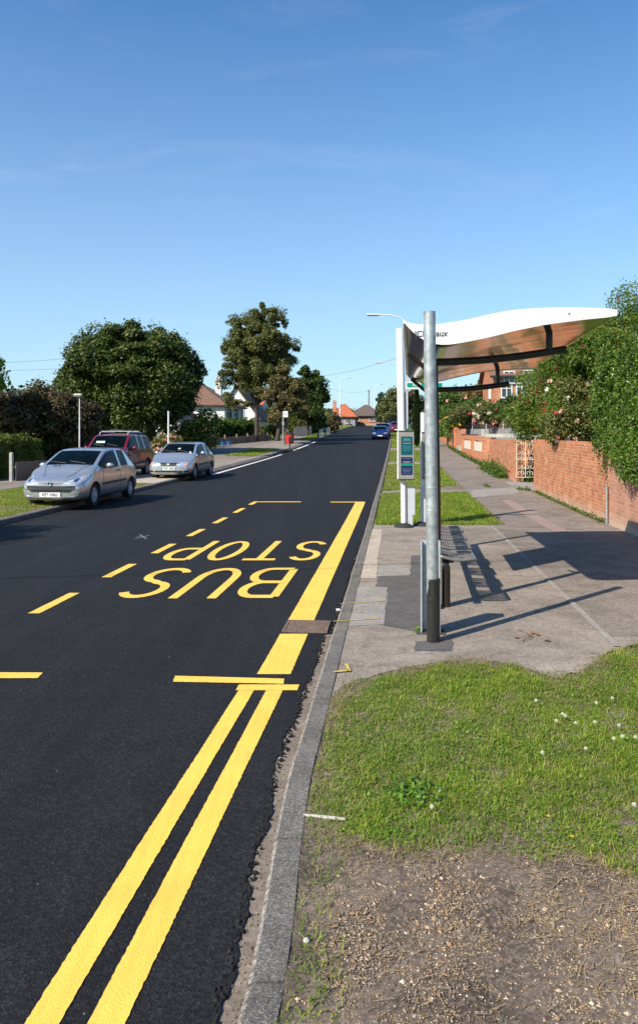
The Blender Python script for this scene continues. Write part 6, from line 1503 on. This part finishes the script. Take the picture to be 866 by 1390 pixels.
# ------------------------------------------------------------------ lamps, poles, wires
def lamp(label, x, y, top, arm_dx, rad=.075, arm_dz=.35, head=.75, z=None):
    z = GZ(x, y) if z is None else z; H_ = top-z; t = thing('street_lamp', (x, y, z), label, 'street lamp', 'street lamps along the road')
    MB().tube([(0, 0, 0), (0, 0, 1.4)], rad*(1.5 if rad > .05 else 1.1), 14).build('base_cover', MT['pole_grey'], t, smooth=True)
    MB().tube([(0, 0, 1.3), (0, 0, H_*.99)], [rad, rad*.62], 12).build('column', MT['pole_white'], t, smooth=True)
    s_ = 1 if arm_dx > 0 else -1; pts = [(0, 0, H_*.985), (s_*abs(arm_dx)*.10, 0, H_+arm_dz*.35), (s_*abs(arm_dx)*.35, 0, H_+arm_dz*.85), (arm_dx-s_*head, 0, H_+arm_dz)]
    MB().tube(pts, rad*.5, 8).build('arm', MT['pole_white'], t, smooth=True)
    hd = MB(); c = (arm_dx-s_*head/2, 0, H_+arm_dz-.02); hd.box(c, (head, .26 if rad > .05 else .14, .10 if rad > .05 else .07), bev=.03); l_ = hd.build('lamp_head', MT['pole_white'], t)
    MB().box((c[0]-0*s_, 0, c[2]-.065), (head*.8, .2, .04), bev=.015).build('lens', MT['case_grey'], l_); return t
y = 50; lamp('tall street lamp behind the white bus stop mast, arm to the left', at(548, y), y, hz(433, y), at(497, y)-at(548, y), z=Pz(y)+.04, arm_dz=.3, head=.9)
y = 96; lamp('second street lamp up the right verge, hidden mast, head left of the first', at(546, y), y, hz(494, y), at(508, y)-at(546, y), z=Pz(y)+.04, arm_dz=.2, head=1.1)
y = 128; lamp('street lamp on the left verge far up the road, arm to the right', at(461.5, y), y, hz(514, y), at(478, y)-at(461.5, y), rad=.11, z=Pz(y)+.3, arm_dz=.2, head=.8)
y = 178; lamp('farthest street lamp beside the dark telegraph pole', at(508.6, y), y, hz(524, y), at(521, y)-at(508.6, y), rad=.12, z=Pz(y)+.5, arm_dz=.4, head=1)
y = 31.3; lamp('short grey lamp in front of the broad tree at left', at(108.5, y), y, hz(536, y), -.25, rad=.03, arm_dz=.03, head=.34)
x = at(229, 42); wp = tag(MB().tube([(0, 0, 0), (0, 0, hz(558, 42)-GZ(x, 42))], .045, 10).build('white_pole', MT['pole_white'], loc=(x, 42, GZ(x, 42)), smooth=True), 'thin white pole standing behind the farther silver hatchback', 'pole')
def tpole(x, y, top, label, rad=.14):
    z = GZ(x, y); t = thing('telegraph_pole', (x, y, z), label, 'telegraph pole')
    MB().tube([(0, 0, 0), (0, 0, top-z)], [rad, rad*.7], 10).build('pole', MT['wood'], t, smooth=True)
    MB().box((0, 0, top-z-.3), (.8, .08, .08)).build('cross_arm', MT['wood'], t); return t
tpole(at(500.5, 168), 168, hz(529, 168), 'dark telegraph pole on the skyline at the road top', .17)
tpole(-17.2, 3.0, 7.6, 'telegraph pole outside the view carrying the wire over the road'); tpole(12.0, 8.6, 7.2, 'telegraph pole outside the view right of the road')
def wire(p, q, sag, r, label):
    pts = [(p[0]+(q[0]-p[0])*i/24, p[1]+(q[1]-p[1])*i/24, p[2]+(q[2]-p[2])*i/24-sag*4*(i/24)*(1-i/24)) for i in range(25)]
    return tag(MB().tube(pts, r, 5).build('overhead_wire', MT['iron_black']), label, 'wire')
wire((-17.2, 3.0, 7.35), (12.0, 8.6, 6.95), .5, .016, 'telephone wire outside the view whose shadow crosses the road')
wire((at(404, 110), 110, hz(512, 110)), (at(548, 62), 62, hz(483, 62)), .5, .012, 'thin telephone wire against the sky left of the bus stop mast')
wire((at(500.5, 168), 168, hz(531, 168)), (at(404, 110), 110, hz(512, 110)), 1.0, .014, 'thin telephone wire from the skyline pole to the trees')
wire((at(-20, 60), 60, hz(492, 60)), (at(95, 60), 60, hz(486, 60)), .1, .01, 'upper thin wire crossing the sky at the left edge')
wire((at(-20, 60), 60, hz(502, 60)), (at(100, 60), 60, hz(499, 60)), .1, .01, 'lower thin wire crossing the sky at the left edge')

# ------------------------------------------------------------------ left bus stop, bin, guard rail
y = 62; x = at(384.5, y); z = GZ(x, y)
bs = thing('bus_stop_post', (x, y, z), 'bus stop with a white flag sign across the road', 'bus stop')
MB().tube([(0, 0, 0), (0, 0, hz(559, y)-z)], .06, 12).build('post', MT['case_grey'], bs, smooth=True)
f_ = MB().box((at(387.5, y)-x, -.04, hz(562.3, y)-z), (at(391, y)-at(384, y), .03, .50), bev=.01).build('flag', MT['sign_white'], bs)
MB().box((at(387.5, y)-x, -.06, hz(562.3, y)-z+.02), (.2, .008, .05)).build('printed_line', MT['ink'], f_)
MB().box((0, -.08, hz(575, y)-z), (.2, .05, .3)).build('timetable_case', MT['case_grey'], bs)
x2_ = at(391.5, 66); z2 = GZ(x2_, 66)
tag(MB().tube([(0, 0, 0), (at(389.5, 66)-x2_, 0, hz(557, 66)-z2)], .07, 8).build('wooden_pole', MT['wood'], loc=(x2_, 66, z2), smooth=True), 'leaning wooden pole just right of the white bus stop flag', 'pole')
y = 58.5; x = at(393.5, y); z = GZ(x, y)
bn = thing('litter_bin', (x, y, z), 'red litter bin with a black front panel on a post', 'litter bin')
MB().tube([(0, 0, 0), (0, 0, .62)], .04, 10).build('post', MT['iron_black'], bn)
bb = MB().lathe([(.22, 0), (.28, .03), (.34, .68), (.30, .70)], (0, 0, .5), n=20).build('bin_body', MT['red'], bn, smooth=True)
MB().lathe([(.36, 0), (.37, .06), (.26, .16), (.05, .19)], (0, 0, 1.21), n=20).build('lid', MT['iron_black'], bn, smooth=True)
MB().box((.10, -.29, .82), (.34, .12, .42), bev=.03).build('front_panel', MT['iron_black'], bn)
y = 76; x = at(431.5, y); z = GZ(x, y)
tag(MB().box((0, 0, .42), (.16, .16, .9), bev=.03).build('bollard', MT['wood'], loc=(x, y, z)), 'squat wooden bollard at the end of the side-road mouth', 'bollard')
xa_, ya_ = at(433, 79), 79; xb2, yb2 = at(447.5, 92), 92; Lr = math.dist((xa_, ya_), (xb2, yb2))
rl = thing('guard_rail', (xa_, ya_, GZ(xa_, ya_)), 'thin grey pedestrian guard rail beyond the wooden bollard', 'guard rail', rz=math.atan2(yb2-ya_, xb2-xa_))
dzr = GZ(xb2, yb2)-GZ(xa_, ya_)
for z_ in (.12, .95): MB().tube([(0, 0, z_), (Lr, 0, z_+dzr)], .035, 6).build('rail', MT['galv'], rl)
for i in range(9): q = Lr*i/8; MB().tube([(q, 0, dzr*i/8-.1), (q, 0, dzr*i/8+.95)], .03, 6).build('post', MT['galv'], rl)
x0_, y0_ = at(400, 84), 84; x1_, y1_ = at(424, 93), 93; Lw = math.dist((x0_, y0_), (x1_, y1_))
fw = thing('board_fence', (x0_, y0_, 0), 'low pale grey fence in the shade of the dark green tree', 'fence', rz=math.atan2(y1_-y0_, x1_-x0_)); mb = MB()
for i in range(int(Lw/.3)): mb.box((i*.3, 0, GZ(x0_+(x1_-x0_)*i*.3/Lw, y0_+(y1_-y0_)*i*.3/Lw)+.5), (.24, .03, .95))
mb.build('boards', MT['render_grey'], fw)
y = 98; bush('street_tree', 'small dark-stemmed tree at the kerb below the left street lamp', 'tree', at(455, y), y, .9, .8, 2.4, 'lf_purple', 2500, .12, 140, ncl=10, cr_=.5)
y = 88; x = at(563, y); z = GZ(x, y)
tag(MB().box((0, 0, .55), (.34, .3, 1.1), bev=.06).build('roadside_cabinet', MT['sign_green'], loc=(at(553.5, 100), 100, GZ(at(553.5, 100), 100))), 'small green roadside cabinet far up the right verge', 'cabinet')

# ------------------------------------------------------------------ light, sky, camera
EL = R(39.6); AZ = Vector((-.739, -.674))
sd = Vector((AZ.x*math.cos(EL), AZ.y*math.cos(EL), math.sin(EL)))
sun = bpy.data.lights.new('sun', 'SUN'); sun.energy = 4.6; sun.angle = R(.53); sun.color = (1, .90, .76)
so = bpy.data.objects.new('sun', sun); COL.objects.link(so); so.rotation_euler = (-sd).to_track_quat('-Z', 'Y').to_euler(); so.location = sd*60
wd = bpy.data.worlds.new('World'); scene.world = wd; wd.use_nodes = True; nt = wd.node_tree; bg = nt.nodes['Background']
sk = nt.nodes.new('ShaderNodeTexSky'); sk.sky_type = 'NISHITA'; sk.sun_disc = False; sk.sun_elevation = EL; sk.sun_rotation = math.atan2(AZ.x, AZ.y) % (2*math.pi)
sk.air_density = 1.0; sk.dust_density = .7; sk.ozone_density = 1.6; sk.altitude = 50
tc = nt.nodes.new('ShaderNodeTexCoord'); mp = nt.nodes.new('ShaderNodeMapping'); mp.inputs['Scale'].default_value = (1.6, 1.6, 7.5); mp.inputs['Rotation'].default_value = (0, R(6), R(20)); mp.inputs['Location'].default_value = (.3, .2, .1)
nt.links.new(tc.outputs['Generated'], mp.inputs[0])
n1 = noise(nt, mp.outputs[0], 2.2, 9, .62, 1.2); n2 = noise(nt, mp.outputs[0], 1.1, 3, .5)
cl1 = ramp(nt, n1, [(.52, (0,0,0)), (.80, (1,1,1))]); cl2 = ramp(nt, n2, [(.42, (0,0,0)), (.65, (1,1,1))])
cm = mixc(nt, 1, cl1, cl2, 'MULTIPLY'); cf = nt.nodes.new('ShaderNodeMath'); cf.operation = 'MULTIPLY'; cf.inputs[1].default_value = .08; nt.links.new(cm, cf.inputs[0])
hs = nt.nodes.new('ShaderNodeHueSaturation'); hs.inputs['Saturation'].default_value = 1.22; nt.links.new(sk.outputs[0], hs.inputs['Color'])
sz = nt.nodes.new('ShaderNodeSeparateXYZ'); nt.links.new(tc.outputs['Generated'], sz.inputs[0])
hf = ramp(nt, sz.outputs[2], [(0, (.66,.66,.66)), (.08, (.54,.54,.54)), (.22, (.34,.34,.34)), (.36, (.16,.16,.16)), (.55, (0,0,0))])
skc = mixc(nt, hf, mixc(nt, 1, hs.outputs[0], (.66, 1.02, 1.20), 'MULTIPLY'), (4.3, 5.4, 6.6))
nt.links.new(mixc(nt, cf.outputs[0], skc, (7.5, 8.0, 8.6)), bg.inputs[0]); bg.inputs[1].default_value = .10
cam = bpy.data.cameras.new('camera'); cam.sensor_fit = 'VERTICAL'; cam.sensor_height = 36; cam.lens = FOC/1390*36; cam.shift_y = -(695-HZ)/1390; cam.clip_start = .05; cam.clip_end = 5000
cao = bpy.data.objects.new('camera', cam); COL.objects.link(cao); cao.location = (0, 0, EYE); cao.rotation_euler = (math.pi/2, 0, 0); scene.camera = cao
scene.view_settings.view_transform = 'Standard'; scene.view_settings.look = 'None'; scene.view_settings.exposure = .62; scene.view_settings.gamma = 1
scene.cycles.max_bounces = 6; scene.cycles.transparent_max_bounces = 12; scene.cycles.caustics_reflective = False; scene.cycles.caustics_refractive = False
try: scene.cycles.use_denoising = True
except Exception: pass
for o in [o for o in scene.objects if o.type == 'MESH' and not o.data.materials]: print('no material', o.name)
